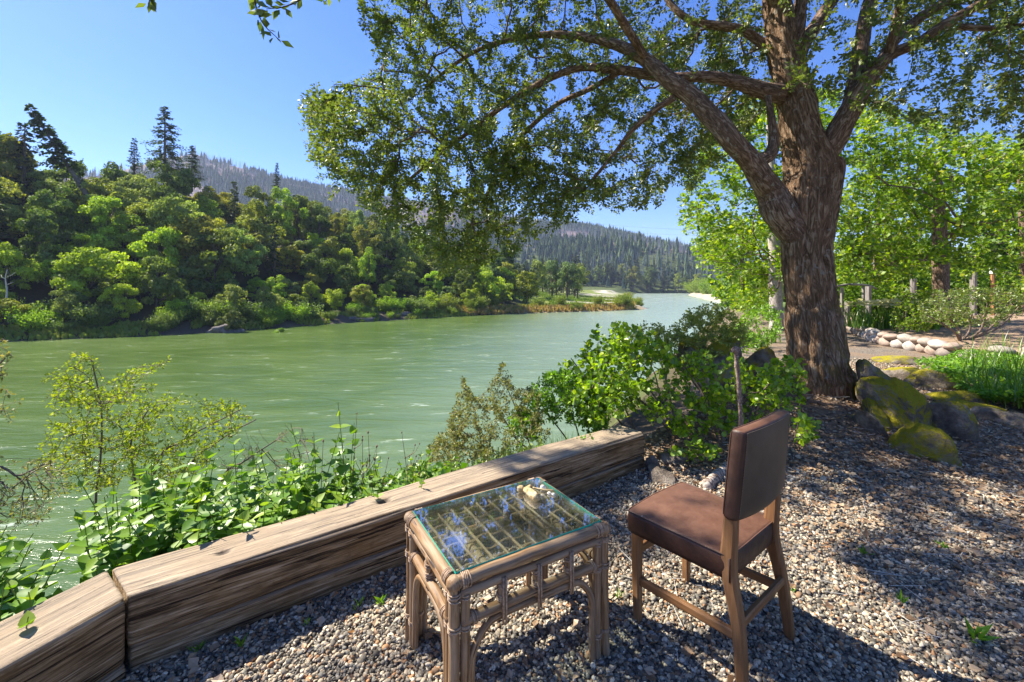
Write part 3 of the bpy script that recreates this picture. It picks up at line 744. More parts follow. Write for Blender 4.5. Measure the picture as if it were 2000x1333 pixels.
def grow(base, brad, att, step, r, wig=.12, sag=0.0, fork=.5):
    """base: nodes already there; every attractor is joined to its nearest node by a bent twig"""
    P = list(map(np.asarray, base)); par = [-1] * len(P); fixed = len(P)
    arr = np.zeros((len(P) + len(att) * 14 + 10, 3)); arr[:len(P)] = np.array(P); n = len(P)
    d0 = np.min(np.linalg.norm(att[:, None] - arr[None, :fixed:max(1, fixed // 60)], axis=2), axis=1)
    order = np.argsort(d0 + r.uniform(0, .35, len(att)) * d0.max() * .3)
    parents = [-1] * n
    for a in att[order]:
        dd = np.linalg.norm(arr[:n] - a, axis=1); j = int(np.argmin(dd)); L = dd[j]
        if L < step * .35: continue
        # leave from a little further down so that twigs fork at sharp angles
        for _ in range(2):
            if parents[j] >= 0 and r.random() < fork: j = parents[j]
        s = arr[j].copy(); L = np.linalg.norm(a - s); m = max(1, int(round(L / step))); m = min(m, 12)
        perp = r.normal(size=3); prev = j
        for k in range(1, m + 1):
            f = k / m; p = s + (a - s) * f + perp * wig * L * math.sin(math.pi * f) * .5 + r.normal(size=3) * step * .10
            p[2] += sag * L * math.sin(math.pi * f)
            if n >= len(arr): arr = np.vstack([arr, np.zeros((5000, 3))])
            arr[n] = p; parents.append(prev); prev = n; n += 1
    arr = arr[:n]; parents = np.array(parents)
    return arr, parents, fixed
def radii(arr, parents, fixed, brad, tip, ex=2.3, cap=.6):
    n = len(arr); s = np.zeros(n); has = np.zeros(n, bool)
    for i in range(n - 1, fixed - 1, -1):
        if s[i] == 0: s[i] = tip ** ex
        p = parents[i]
        if p >= fixed: s[p] += s[i]
    rad = s ** (1 / ex)
    rad[:fixed] = brad
    for i in range(fixed, n):
        p = parents[i]; rad[i] = min(rad[i], rad[p] * (cap if p < fixed else 1.0))
    return rad
def twig_geo(mb, arr, parents, fixed, rad, kmin=3):
    idx = np.arange(fixed, len(arr)); pa = parents[idx]
    ra = np.where(pa < fixed, rad[idx] * 1.15, rad[pa]); ra = np.minimum(ra, rad[idx] * 1.6); rb = rad[idx]
    for lo, hi, k in ((0, .006, kmin), (.006, .02, 5), (.02, 9, 9)):
        m = (rb >= lo) & (rb < hi)
        if m.sum():
            V, Fc = frustums(arr[pa[m]], arr[idx[m]], ra[m], rb[m], k)
            L = np.zeros((m.sum(), 2, 1)); tcv = V * np.array([1, 1, 1.0])
            mb.add(V, Fc, tcv, 0.5)
def twig_leaves(arr, parents, fixed, rad, thr, per_m, size, tmpl, r, spread=.05, up=.5, out=.6, asp=1.0, keep=None, droop=0.0, rn=(.5, .2), mn=1, clip=None):
    idx = np.arange(fixed, len(arr)); idx = idx[rad[idx] < thr]
    A, B = arr[parents[idx]], arr[idx]; L = np.linalg.norm(B - A, axis=1)
    k = r.poisson(L * per_m) + mn
    ii = np.repeat(np.arange(len(idx)), k); f = r.random(len(ii))[:, None]
    pos = A[ii] + (B - A)[ii] * f; T = unit((B - A)[ii])
    if clip is not None:
        m = clip(pos); ii, pos, T = ii[m], pos[m], T[m]
    rv = r.normal(size=pos.shape); side = unit(rv - T * np.sum(rv * T, axis=1, keepdims=True))
    D = T * out + side + np.array([0, 0, -droop]); pos = pos + side * spread * r.random((len(ii), 1))
    N = r.normal(size=pos.shape) * .7 + np.array([0, 0, up])
    sz = size * r.uniform(.6, 1.25, len(ii))
    clump = vnoise(pos * 2.3, 3) * .12
    rd = np.clip(r.normal(rn[0], rn[1], len(ii)) + clump, 0, 1)
    return pos, D, N, sz, rd
def leaf_part(name, parent, L, tmpl, mat, asp=1.0, big=0, leafname='leaf', kind='stuff', rank=None):
    """the `big` largest leaves in the photograph as objects of their own, the rest joined"""
    pos, D, N, sz, rd = L
    if big:
        px, py = proj(pos); vis = (pos[:, 1] > .3) & (px > 5) & (px < 1995) & (py > 5) & (py < 1328)
        score = np.where(vis, sz / pos[:, 1], 0) + (rank(pos) if rank else 0)
        o = np.argsort(-score); sel, rest = o[:big], o[big:]
        protos = []
        for q in range(6):
            V, Fc, r_ = leaf_geo(tmpl, np.zeros((1, 3)), np.array([[0, 1., 0]]), np.array([[0, 0, 1.]]), 1.0, np.array([.1 + .16 * q]), asp)
            protos.append(mesh('leaf', V, [Fc], {'rnd': r_}, True, mat))
        X, Y, Z = leaf_frames(D[sel], N[sel]); inv = parent.matrix_basis.inverted() if parent else Matrix()
        for a_, i_ in enumerate(sel):
            M = Matrix((X[a_].tolist(), Y[a_].tolist(), Z[a_].tolist())).transposed().to_4x4(); M.translation = Vector(pos[i_].tolist())
            o_ = link(leafname, protos[min(5, int(rd[i_] * 6))], parent); q_ = inv @ M
            o_.matrix_basis = q_ @ Matrix.Scale(float(sz[i_]), 4)
        pos, D, N, sz, rd = pos[rest], D[rest], N[rest], sz[rest], rd[rest]
    V, Fc, r_ = leaf_geo(tmpl, pos, D, N, sz, rd, asp)
    o = link(name, mesh(name, V, [Fc], {'rnd': r_}, len(tmpl[0]) > 4, mat), parent)
    if parent is not None: o.matrix_parent_inverse = parent.matrix_basis.inverted()
    if kind: o['kind'] = kind
    return o
def world_child(o, parent):
    o.parent = parent; o.matrix_parent_inverse = parent.matrix_basis.inverted(); return o

# ------------------------------------------------------------------ barks
def bark(name, dark, mid, light, sc=(16, 16, 3.2), moss=0.0, lichen=.0, bd=.02, tcuse=True):
    t = NT(name); v = t.tc() if tcuse else t.pos()
    q = t.mapv(v, sc)
    w_ = t.noise(q, 1.0, 3, .6, 0, 'Color'); q2 = t.mix(.25, q, w_)
    rn = t.noise(q, 1.0, 5, .6, .8); e = t.mr(t.math('ABSOLUTE', t.math('SUBTRACT', rn, .5)), 0.005, .11)
    n1 = t.noise(q, 2.4, 5, .7); n3 = t.noise(v, 5.0, 4)
    f = t.math('MULTIPLY', t.math('ADD', t.math('MULTIPLY', e, .6), .4), n1)
    c = t.ramp(f, [(.12, dark), (.38, mid), (.62, light)])
    c = t.mix(t.mr(n3, .4, .7, 0, .35), c, mid)
    if lichen: c = t.mix(t.math('MULTIPLY', t.mr(t.noise(v, 17.0, 3), .62, .68), lichen), c, (.42, .41, .34))
    if moss:
        s = t.new('ShaderNodeSeparateXYZ'); t.set(s.inputs[0], t.pos())
        mk = t.math('MULTIPLY', t.mr(t.noise(v, 7.0, 5, .7), .46, .6), t.mr(s.outputs[2], .2, 2.0, 1, 0))
        mk = t.math('MULTIPLY', mk, t.mr(s.outputs[0], TREE_XY[0] - .25, TREE_XY[0] + .15))
        c = t.mix(t.math('MULTIPLY', mk, moss), c, (.20, .165, .025))
    return t.done(t.bsdf(c, .92, .15, t.bump(f, 1.0, bd)))
BARK = bark('oak_bark', (.04, .024, .015), (.30, .185, .11), (.54, .40, .27), (22, 22, 4.2), moss=.85, lichen=.55, bd=.035)
BARK2 = bark('limb_bark', (.035, .022, .015), (.25, .16, .11), (.48, .37, .28), (22, 22, 6), lichen=.6, bd=.02)
PALE = bark('pale_bark', (.22, .18, .16), (.48, .42, .38), (.62, .56, .52), (20, 20, 10), bd=.006)
TWIG = NT('twig_bark'); _n = TWIG.noise(TWIG.pos(), 30.0, 4)
TWIG = TWIG.done(TWIG.bsdf(TWIG.ramp(_n, [(.3, (.09, .06, .045)), (.7, (.25, .19, .15))]), .85, .2))
DTWIG = NT('dark_twig'); DTWIG = DTWIG.done(DTWIG.bsdf((.07, .045, .032), .85, .2))

# ------------------------------------------------------------------ the big oak
oak = thing('oak_tree', 'big live oak with thick forked mossy trunk, overhanging the river and the table', 'tree', (TREE_XY[0], TREE_XY[1], 0))
def LP(*pts): return np.array([W(*p) for p in pts])
def limb(pts, rpx, n, k, dsp=0.0):
    P = catmull(LP(*pts), n); t_ = np.linspace(0, len(pts) - 1, n); d = P[:, 1]
    rad = np.interp(t_, np.arange(len(pts)), np.array(rpx) / F_PX * np.array([p[2] for p in pts]))
    P = P + fbm(np.stack([np.linspace(0, n * .12, n), np.full(n, pts[0][0] * .1), np.zeros(n)], -1), 2, 5)[:, None] * rad[:, None] * .18
    return P, rad
def bark_disp(amp):
    return lambda tc, rr: amp * rr * (.3 - 2.2 * np.abs(fbm(tc * np.array([13, 13, 2.6]), 3, 8))) + amp * .6 * rr * fbm(tc * np.array([22, 22, 5.0]), 2, 18) + rr * .07 * fbm(tc * np.array([3, 3, 1.2]), 2, 4)
D0 = 4.72
mb = MB()
tr, trr = limb([(1612, 850, D0), (1606, 770, D0), (1596, 690, D0), (1586, 600, D0), (1577, 500, D0), (1580, 400, D0), (1582, 330, D0 + .03), (1568, 262, D0 + .08), (1548, 180, D0 + .12), (1531, 90, D0 + .18), (1518, 0, D0 + .25), (1505, -120, D0 + .3), (1495, -320, D0 + .5)],
               [74, 58, 50, 45, 42, 45, 45, 35, 32, 29, 24, 18, 10], 150, 48)
# root flare
fl = lambda tc, rr: bark_disp(.16)(tc, rr)
tube(mb, tr, trr, 56, disp=fl)
for ang, ln, r0 in ((-.6, .7, .12), (.5, .65, .13), (1.6, .6, .12), (2.8, .6, .12), (3.9, .7, .13), (4.9, .6, .13)):
    c = np.array([tr[10][0], tr[10][1], .50]); p1 = c + np.array([math.cos(ang) * .17, math.sin(ang) * .17, -.2]); p2 = c + np.array([math.cos(ang) * ln * .62, math.sin(ang) * ln * .62, -.42]); p3 = c + np.array([math.cos(ang) * ln, math.sin(ang) * ln, -.60])
    tube(mb, catmull([c, p1, p2, p3], 18), np.linspace(r0, .05, 18), 18, disp=bark_disp(.2))
world_child(mb.obj('trunk', BARK), oak)

limbs = []
def L(pts, rpx, n=40, k=16):
    P, rad = limb(pts, rpx, n, k); m = MB(); tube(m, P, rad, k, disp=bark_disp(.12)); world_child(m.obj('limb', BARK2), oak); limbs.append((P, rad))
# great left limb
L([(1560, 470, D0), (1520, 405, 4.66), (1496, 362, 4.6), (1470, 318, 4.5), (1425, 268, 4.4), (1372, 212, 4.5), (1318, 165, 4.6), (1262, 118, 4.8), (1205, 88, 5.0), (1130, 72, 5.3), (1040, 70, 5.6), (930, 100, 5.9), (830, 170, 6.2)], [28, 31, 25, 22, 21, 19, 17, 13, 10, 8, 6, 4, 3], 110, 24)
L([(1478, 316, 4.5), (1505, 300, 4.55), (1510, 262, 4.6), (1500, 190, 4.7)], [14, 12, 9, 6])
L([(1530, 185, 4.8), (1480, 175, 4.8), (1430, 160, 4.8), (1380, 150, 4.8), (1300, 152, 4.9), (1215, 138, 5.1), (1120, 135, 5.3), (1010, 190, 5.5), (900, 270, 5.7), (800, 350, 5.9)], [20, 16, 13, 11, 10, 9, 7, 6, 4, 3], 70)
L([(1318, 190, 4.6), (1280, 215, 4.7), (1235, 255, 4.9), (1200, 300, 5.1), (1150, 360, 5.3)], [7, 6, 5, 4, 3])
L([(1215, 138, 5.1), (1150, 175, 5.4), (1080, 210, 5.8), (1000, 290, 6.2), (940, 400, 6.6)], [6, 5, 5, 4, 3])
L([(1505, 100, 5.0), (1455, 62, 5.1), (1400, 50, 5.2), (1350, 40, 5.3), (1310, 8, 5.4), (1270, -60, 5.5)], [9, 9, 8, 7, 6, 5])
L([(1545, 160, 4.9), (1565, 95, 5.0), (1600, 40, 5.1), (1640, -20, 5.2), (1700, -100, 5.4)], [16, 14, 12, 10, 8])
L([(1545, 110, 4.9), (1560, 40, 5.0), (1568, -60, 5.0), (1560, -200, 5.1)], [13, 12, 9, 6])
# right limbs
L([(1588, 330, D0), (1622, 285, 4.7), (1655, 225, 4.66), (1690, 165, 4.6), (1735, 112, 4.6), (1790, 85, 4.5), (1850, 45, 4.4), (1920, 5, 4.3), (2010, -50, 4.2), (2150, -120, 4.1)], [20, 23, 20, 16, 12, 10, 9, 8, 6, 4], 80, 20)
L([(1655, 232, 4.66), (1672, 160, 4.8), (1680, 100, 4.9), (1692, 30, 5.0), (1710, -50, 5.1), (1730, -180, 5.3)], [14, 15, 13, 12, 9, 6], 50)
L([(1690, 170, 4.6), (1740, 90, 4.9), (1790, 40, 5.1), (1850, 0, 5.3), (1930, -60, 5.6)], [10, 10, 9, 8, 6], 50)
L([(1870, 52, 4.4), (1930, 56, 4.3), (2000, 50, 4.2), (2120, 60, 4.0)], [6, 5, 4, 3])
L([(1625, 470, D0), (1640, 330, 4.75), (1628, 315, 4.8)], [4, 10, 9], 14)
# limbs over the terrace
L([(1518, 10, 4.9), (1440, -180, 4.2), (1300, -420, 3.4), (1150, -800, 2.7), (900, -1500, 2.0)], [14, 12, 10, 7, 5], 40)
L([(1262, 118, 4.8), (1150, -60, 3.9), (980, -250, 3.1), (700, -500, 2.6), (300, -900, 2.1)], [9, 8, 7, 6, 4], 40)
L([(1735, 112, 4.6), (1800, -150, 4.0), (1900, -500, 3.2), (2200, -1000, 2.4)], [9, 9, 8, 6], 40)

base = np.concatenate([P[::2] for P, r_ in limbs]); brad = np.concatenate([r_[::2] for P, r_ in limbs])
keep = base[:, 2] > 2.2; base, brad = base[keep], brad[keep]
r1 = np.random.default_rng(11)
CAN_L = [(592, 190), (640, 178), (700, 205), (752, 205), (735, 130), (700, 40), (694, -40), (900, -260), (1520, -260), (1530, 200), (1440, 260), (1330, 330), (1290, 410), (1180, 425), (1040, 425), (960, 470), (905, 535), (860, 560), (800, 490), (740, 430), (660, 350), (608, 290)]
CAN_R = [(1530, -260), (2400, -260), (2300, 330), (2050, 300), (1900, 270), (1760, 255), (1640, 215), (1540, 120)]
att = [attract(CAN_L, (4.7, 8.2), 3900, r1, 1.0), attract([(592, 190), (760, 150), (1000, 250), (1150, 420), (900, 545), (700, 400), (608, 290)], (5.0, 7.2), 1100, r1), attract(CAN_R, (3.8, 7.0), 1600, r1)]
# roof of the crown above the frame
q = r1.normal(size=(9000, 3)); q = unit(q) * r1.random((9000, 1)) ** (1 / 3) * np.array([6.4, 4.6, 1.8]) + np.array([.9, 3.4, 6.6])
px, py = proj(q); ok = ((py < -60) | (q[:, 1] < .4)) & (q[:, 2] > 4.2)
q2 = q[ok][:2300]
gap = fbm(q2 * .75, 2, 71); q2 = q2[gap > -.10]
q3 = r1.uniform([-1.5, -1.6, 3.6], [5.5, 2.4, 6.0], (900, 3)); px, py = proj(q3); q3 = q3[((py < -50) | (q3[:, 1] < .3)) & (fbm(q3 * .8, 2, 72) > .02)]
q4 = r1.uniform([2.5, .5, 2.9], [8.0, 5.0, 5.2], (700, 3)); px, py = proj(q4); q4 = q4[(px > 2060) | (py < -50)]
a0 = np.concatenate(att); h = fbm(a0 * 1.25, 2, 44); a0 = a0[h > -.30 + r1.normal(0, .05, len(a0))]
over = np.concatenate([q2, q3, q4])
lx, ly = over[:, 0] + .78 * over[:, 2], over[:, 1] - .45 * over[:, 2]      # keep the gaps the sun comes through
pk = np.where((lx < 1.5) & (ly > .6) & (ly < 4.2), .22, .95) ; over = over[r1.random(len(over)) < pk]
def shade(n, x0, x1, y0, y1, thr, sd):
    r = np.random.default_rng(sd); X_, Y_, Z_ = r.uniform(x0, x1, n), r.uniform(y0, y1, n), r.uniform(4.5, 7.2, n)
    g_ = fbm(np.stack([X_, Y_, 0 * X_], -1) * 1.5, 3, sd); P_ = np.stack([X_ - .822 * Z_, Y_ + .366 * Z_, Z_], -1)[g_ > thr]
    px, py = proj(P_); return P_[(py < -60) | (px > 2060)]
dap = np.concatenate([shade(2600, 1.7, 5.2, .9, 4.6, -.02, 91), shade(420, -.9, 1.7, 1.0, 3.2, .16, 92)])  # unseen crown clumps added out of view so their shade dapples the ground
fill = attract([(900, 60), (1500, 40), (1470, 280), (1360, 370), (1100, 410), (960, 330)], (5.0, 8.0), 1200, r1)
tips = attract([(580, 200), (612, 160), (700, 165), (640, 400), (596, 300)], (5.2, 6.6), 110, r1)
A_ = np.concatenate([a0, over, dap, fill, tips])
arr, par, fx = grow(base, brad, A_, .16, r1, .16, -.03)
rad = radii(arr, par, fx, brad, .0016, 2.25, .55)
mb = MB(); twig_geo(mb, arr, par, fx, rad)
world_child(mb.obj('branches', TWIG, smooth=True), oak)['kind'] = 'stuff'
OAKLEAF = leaf_mat('oak_leaf', [(0, (.06, .11, .018)), (.35, (.115, .165, .030)), (.7, (.20, .255, .045)), (1, (.31, .30, .06))], .46, (1.2, 1.25, .55), .42, .10)
def frame_sun_clip(pos):
    px, py = proj(pos); inside = (pos[:, 1] > .3) & (px > -20) & (px < 2020) & (py > -15)
    rm = inside & (px < 585)
    rm |= inside & (px < 690 + 10 * np.sin(py * .1)) & (py < 165 + .0 * px)
    rm |= (pos[:, 1] > .2) & (pos[:, 1] < 2.4) & inside
    rm |= inside & (px > 1640) & (py > 330 + 40 * np.sin(px * .02))
    rm |= inside & (px > 1150) & (px < 1500) & (py > 425)
    q = pos - np.array([TREE_XY[0] - .15, TREE_XY[1], 0]); lat = q[:, 0] * .407 + q[:, 1] * .913; ups = -q[:, 0] * .913 + q[:, 1] * .407
    hit = pos[:, 2] - ups * 1.11
    rm |= (np.abs(lat) < .42) & (ups > .6) & (hit > .3) & (hit < 4.8) & (vnoise(np.stack([lat * 3, hit * 2.2, 0 * lat], -1), 31) > -.35) & (np.arange(len(pos)) % 8 > 0)  # crown thinned up-sun so that sunlight reaches the trunk
    return ~rm
Lf = twig_leaves(arr, par, fx, rad, .0075, 90, .049, LEAF4, r1, .03, .45, .7, mn=2, clip=frame_sun_clip)
leaf_part('crown', oak, Lf, LEAF4, OAKLEAF, .95)
# twig that hangs into the top of the picture, and another one left of it
for pts, per in (([(700, -420, 1.7), (640, -200, 1.55), (560, -60, 1.5), (500, -20, 1.5), (510, 40, 1.5), (545, 78, 1.5)], 70), ([(420, -380, 1.7), (330, -150, 1.6), (300, -40, 1.6), (290, 8, 1.6)], 70), ([(700, -420, 1.7), (660, -100, 1.55), (600, -14, 1.5), (560, 12, 1.5), (520, 18, 1.5)], 80), ([(700, -420, 1.7), (670, -80, 1.6), (636, 4, 1.6)], 60)):
    P = catmull(LP(*pts), 26); m = MB(); tube(m, P, np.linspace(.006, .0012, 26), 5); world_child(m.obj('hanging_twig', DTWIG), oak)
    ii = np.repeat(np.arange(14, 26), 2 if per > 60 else 1); rl = r1.normal(size=(len(ii), 3))
    T = np.gradient(P, axis=0)[ii]
    pos = P[ii] + rl * .004
    LL = (pos, unit(T) * .6 + unit(rl) * .8, r1.normal(size=(len(ii), 3)), r1.uniform(.03, .048, len(ii)), r1.uniform(0, .6, len(ii)))
    leaf_part('leaves', oak, LL, LEAF5, OAKLEAF, .9, big=0)

# ------------------------------------------------------------------ trees on the right behind the oak
BRIGHT = leaf_mat('bright_leaf', [(0, (.05, .12, .010)), (.4, (.14, .26, .012)), (.75, (.30, .42, .018)), (1, (.48, .50, .03))], .5, (1.35, 1.35, .5), .5, .05)
def bg_tree(name, label, trunk, rpx, poly, dr, n, leaf, per, mat, bmat, seed, step=.35, limbs_=(), big=0):
    r = np.random.default_rng(seed); P, rad = limb(trunk, rpx, 40, 12)
    P[:3, 2] -= .3
    o = thing(name, label, 'tree', (P[0][0], P[0][1], P[0][2] + .3))
    m = MB(); tube(m, P, rad, 14, disp=bark_disp(.1)); world_child(m.obj('trunk', bmat), o)
    B, br = [P[14:]], [rad[14:]]
    for pts, rp in limbs_:
        Q, qr = limb(pts, rp, 20, 8); m = MB(); tube(m, Q, qr, 8, disp=bark_disp(.1)); world_child(m.obj('limb', bmat), o); B.append(Q[4:]); br.append(qr[4:])
    B, br = np.concatenate(B), np.concatenate(br)
    at = attract(poly, dr, n, r); h_ = fbm(at * .45, 2, seed); at = at[h_ > -.25]
    a, p, f = grow(B, br, at, step, r, .15, .02); rd_ = radii(a, p, f, br, .004, 2.2, .6)
    m = MB(); twig_geo(m, a, p, f, rd_); w_ = world_child(m.obj('branches', TWIG), o); w_['kind'] = 'stuff'
    Lf = twig_leaves(a, p, f, rd_, .018, per, leaf, DIAM, r, leaf * .8, .8, .5, mn=2)
    leaf_part('crown', o, Lf, DIAM, mat, 1.25); return o
bg_tree('leafy_tree', 'slender tree with pale straight trunk just left of the big oak', [(1517, 646, 14), (1516, 590, 14), (1514, 520, 14), (1511, 440, 14), (1508, 340, 14), (1500, 200, 14)], [13, 12, 11, 10, 8, 4],
        [(1330, 330), (1400, 235), (1520, 150), (1650, 180), (1650, 430), (1590, 540), (1500, 590), (1430, 560), (1350, 500), (1318, 420)], (11.5, 18), 1300, .11, 22, BRIGHT, PALE, 31)
bg_tree('leafy_tree', 'dark-trunked leafy tree right of the big oak, behind the stone bed', [(1838, 640, 13.5), (1838, 560, 13.5), (1836, 490, 13.5), (1834, 420, 13.5), (1830, 330, 13.5)], [15, 13, 12, 10, 6],
        [(1640, 300), (1665, 205), (1740, 195), (1830, 240), (1960, 262), (2080, 270), (2080, 520), (1980, 545), (1880, 520), (1780, 548), (1690, 560), (1625, 520), (1640, 440)], (10.5, 16.5), 1300, .11, 22, BRIGHT, BARK2, 32,
        limbs_=(([(1834, 500, 13.5), (1780, 512, 13), (1720, 520, 12.4)], [5, 4, 2]), ([(1836, 470, 13.5), (1900, 440, 13), (1980, 430, 12.5)], [6, 4, 2])))
bg_tree('leafy_tree', 'tall bright tree at the right edge of the photo', [(2010, 620, 20), (2005, 500, 20), (1990, 300, 20)], [10, 9, 5],
        [(1880, 330), (1990, 268), (2250, 240), (2250, 600), (2000, 610), (1880, 560)], (17, 25), 850, .15, 15, BRIGHT, BARK2, 33, .5)
bg_tree('leafy_tree', 'bright backlit tree seen between the oak trunk and the dark-trunked tree', [(1712, 620, 24), (1712, 500, 24), (1715, 380, 24)], [6, 5, 4],
        [(1570, 380), (1640, 350), (1870, 330), (1880, 560), (1760, 598), (1620, 600), (1560, 560)], (20, 28), 850, .17, 13, BRIGHT, BARK2, 34, .6)
bg_tree('leafy_tree', 'light green leafy tree low over the right bank, left of the pale trunk', [(1452, 600, 30), (1450, 540, 30), (1448, 470, 30)], [5, 4, 3],
        [(1345, 470), (1400, 445), (1500, 430), (1560, 560), (1520, 606), (1420, 600), (1390, 560), (1350, 520)], (24, 36), 420, .24, 8, BRIGHT, BARK2, 35, .7)

# ------------------------------------------------------------------ garden: raised bed with its cobble wall
STONE = NT('cobble'); v = STONE.tc(); n1 = STONE.noise(v, 7.0, 5, .65); n2 = STONE.noise(v, 30.0, 4, .7)
c_ = STONE.ramp(STONE.attr('rnd').outputs['Fac'], [(0, (.26, .23, .21)), (.35, (.40, .35, .31)), (.65, (.34, .24, .19)), (1, (.47, .43, .40))])
c_ = STONE.mix(1.0, c_, STONE.ramp(n1, [(.3, (.6, .58, .55)), (.7, (1.25, 1.2, 1.15))]), 'MULTIPLY')
STONE = STONE.done(STONE.bsdf(c_, .85, .2, STONE.bump(n2, .4, .01)))
wall = thing('cobble_wall', 'low wall of rounded cobbles edging the raised flower bed', 'stone wall', (9.0, 9.5, 0))
WP = catmull([(11.9, 15.6), (9.25, 10.95), (8.95, 9.6), (8.75, 8.4), (9.6, 7.6), (12.0, 7.0)], 400)
cob = []
for q in range(5):
    V, Fc = ico(2); V = V * (1 + .22 * fbm(V * 1.2 + q * 9, 2, q)[:, None])
    cob.append(mesh('cobble', V * .5, [Fc], {'tc': V * .3 + q, 'rnd': np.full(len(V), q / 4.0)}, True, STONE))
Ls = np.concatenate([[0], np.cumsum(np.linalg.norm(np.diff(WP, axis=0), axis=1))]); s_ = 0; row = 0
for row in range(2):
    s_ = .1 * row
    while s_ < Ls[-1] - .05:
        w_ = R.uniform(.24, .42); h_ = R.uniform(.24, .31) if row == 0 else R.uniform(.15, .21)
        x_, y_ = np.interp(s_ + w_ / 2, Ls, WP[:, 0]), np.interp(s_ + w_ / 2, Ls, WP[:, 1])
        if proj(np.array([[x_, y_, 0]]))[0][0] < 2080 and R.random() < (1 if row == 0 else .8):
            i_ = min(398, int(np.searchsorted(Ls, s_))); tn = WP[i_ + 1] - WP[i_]
            o = link('cobble', R.choice(cob), wall, (x_ - 9.0 + R.uniform(-.02, .02), y_ - 9.5, .08 if row == 0 else .235), (R.uniform(-.2, .2), R.uniform(-.2, .2), math.atan2(tn[1], tn[0])))
            o.scale = (w_ * 1.12, R.uniform(.26, .34), h_)
        s_ += w_
# soil of the bed
bp = np.vstack([WP[::20], [(26, 7), (30, 22), (12.5, 16.5)]])
mb = MB(); nb_ = len(bp); ctr = bp.mean(0)
top = np.array([(x_, y_, .235 + .0 * i_) for i_, (x_, y_) in enumerate(bp)]); bot = top.copy(); bot[:, 2] = -.05
mb.add(np.vstack([top, bot, [[ctr[0] + 2, ctr[1], .34]]]), [np.array([[i_, (i_ + 1) % nb_, 2 * nb_] for i_ in range(nb_)]), np.array([[nb_ + i_, nb_ + (i_ + 1) % nb_, (i_ + 1) % nb_, i_] for i_ in range(nb_)])])
t = NT('bed_soil'); v = t.pos(); n1 = t.noise(v, 2.0, 6, .7); n2 = t.noise(v, 30, 4, .7)
soil = t.done(t.bsdf(t.mix(n2, t.ramp(n1, [(.3, (.28, .18, .12)), (.7, (.46, .33, .24))]), (.30, .21, .14)), .95, .1, t.bump(n2, .6, .03)))
tag(mb.obj('flower_bed', soil, smooth=False), kind='structure')
# ------------------------------------------------------------------ shrubs and plants close by
def plant(nm, label, cat, stems, poly, dr, n, step, leafs, mats, seed, tip=.0012, thr=.01, per=60, tmpl=LEAF5, asp=1.0, big=0, group=None, wig=.15, srad=.010, up=.5, out=.5, spread=.01, hole=-.3, hs=2.0, droop=0.0, sag=.03, rank=None, fork=.5):
    r = np.random.default_rng(seed)
    o = thing(nm, label, cat, stems[0][0], 0, group)
    P = []; rd = []
    m = MB()
    for s in stems:
        Q = catmull(np.array(s), 14); q = np.linspace(srad, srad * .45, 14); tube(m, Q, q, 6, disp=None, cap=False); P.append(Q[3:]); rd.append(q[3:])
    P, rd = np.concatenate(P), np.concatenate(rd)
    at = attract(poly, dr, n, r); at = at[(fbm(at * hs, 2, seed) > hole)]
    g = height(at[:, 0], at[:, 1]); at = at[at[:, 2] > g + .03]
    a, p, f = grow(P, rd, at, step, r, wig, sag, fork); ra = radii(a, p, f, rd, tip, 2.3, .6)
    twig_geo(m, a, p, f, ra)
    world_child(m.obj('stem', mats[1]), o)
    Lf = twig_leaves(a, p, f, ra, thr, per, leafs, tmpl, r, spread, up, out, mn=1, droop=droop)
    leaf_part('foliage', o, Lf, tmpl, mats[0], asp, big=big, rank=rank)
    return o
def gp(px, py_top, d, lift=0):   # foot on the ground under a point at that distance
    x = (px - CX) / F_PX * d; return np.array([x, d, hz(x, d) - .03 + lift])
def st(p0, *tops): return [[p0, (p0 + t_) / 2 + np.array([R.uniform(-.06, .06), R.uniform(-.06, .06), .05]), t_] for t_ in tops]

REDBUD = leaf_mat('redbud_leaf', [(0, (.06, .14, .012)), (.4, (.17, .31, .015)), (.8, (.35, .50, .02)), (1, (.48, .56, .03))], .52, (1.35, 1.35, .5), .4, .07)
SMALLG = leaf_mat('shrub_leaf', [(0, (.15, .22, .04)), (.5, (.29, .37, .07)), (1, (.48, .46, .14))], .4, (1.3, 1.25, .6), .5, .06)
OLIVE_L = leaf_mat('olive_leaf', [(0, (.11, .13, .035)), (.45, (.23, .25, .065)), (.8, (.34, .31, .10)), (1, (.42, .33, .15))], .35, (1.2, 1.2, .6), .55, .05)
FERN = leaf_mat('fern_leaf', [(0, (.07, .18, .012)), (.5, (.16, .34, .018)), (1, (.30, .48, .03))], .45, (1.3, 1.3, .5), .5, .06)
IVY = leaf_mat('ivy_leaf', [(0, (.035, .09, .012)), (.35, (.075, .18, .015)), (.7, (.16, .30, .02)), (1, (.30, .42, .04))], .38, (1.4, 1.4, .5), .42, .08)
YLEAF = leaf_mat('sapling_leaf', [(0, (.12, .20, .015)), (.5, (.24, .34, .02)), (1, (.42, .44, .04))], .5, (1.25, 1.2, .5), .5, .05)

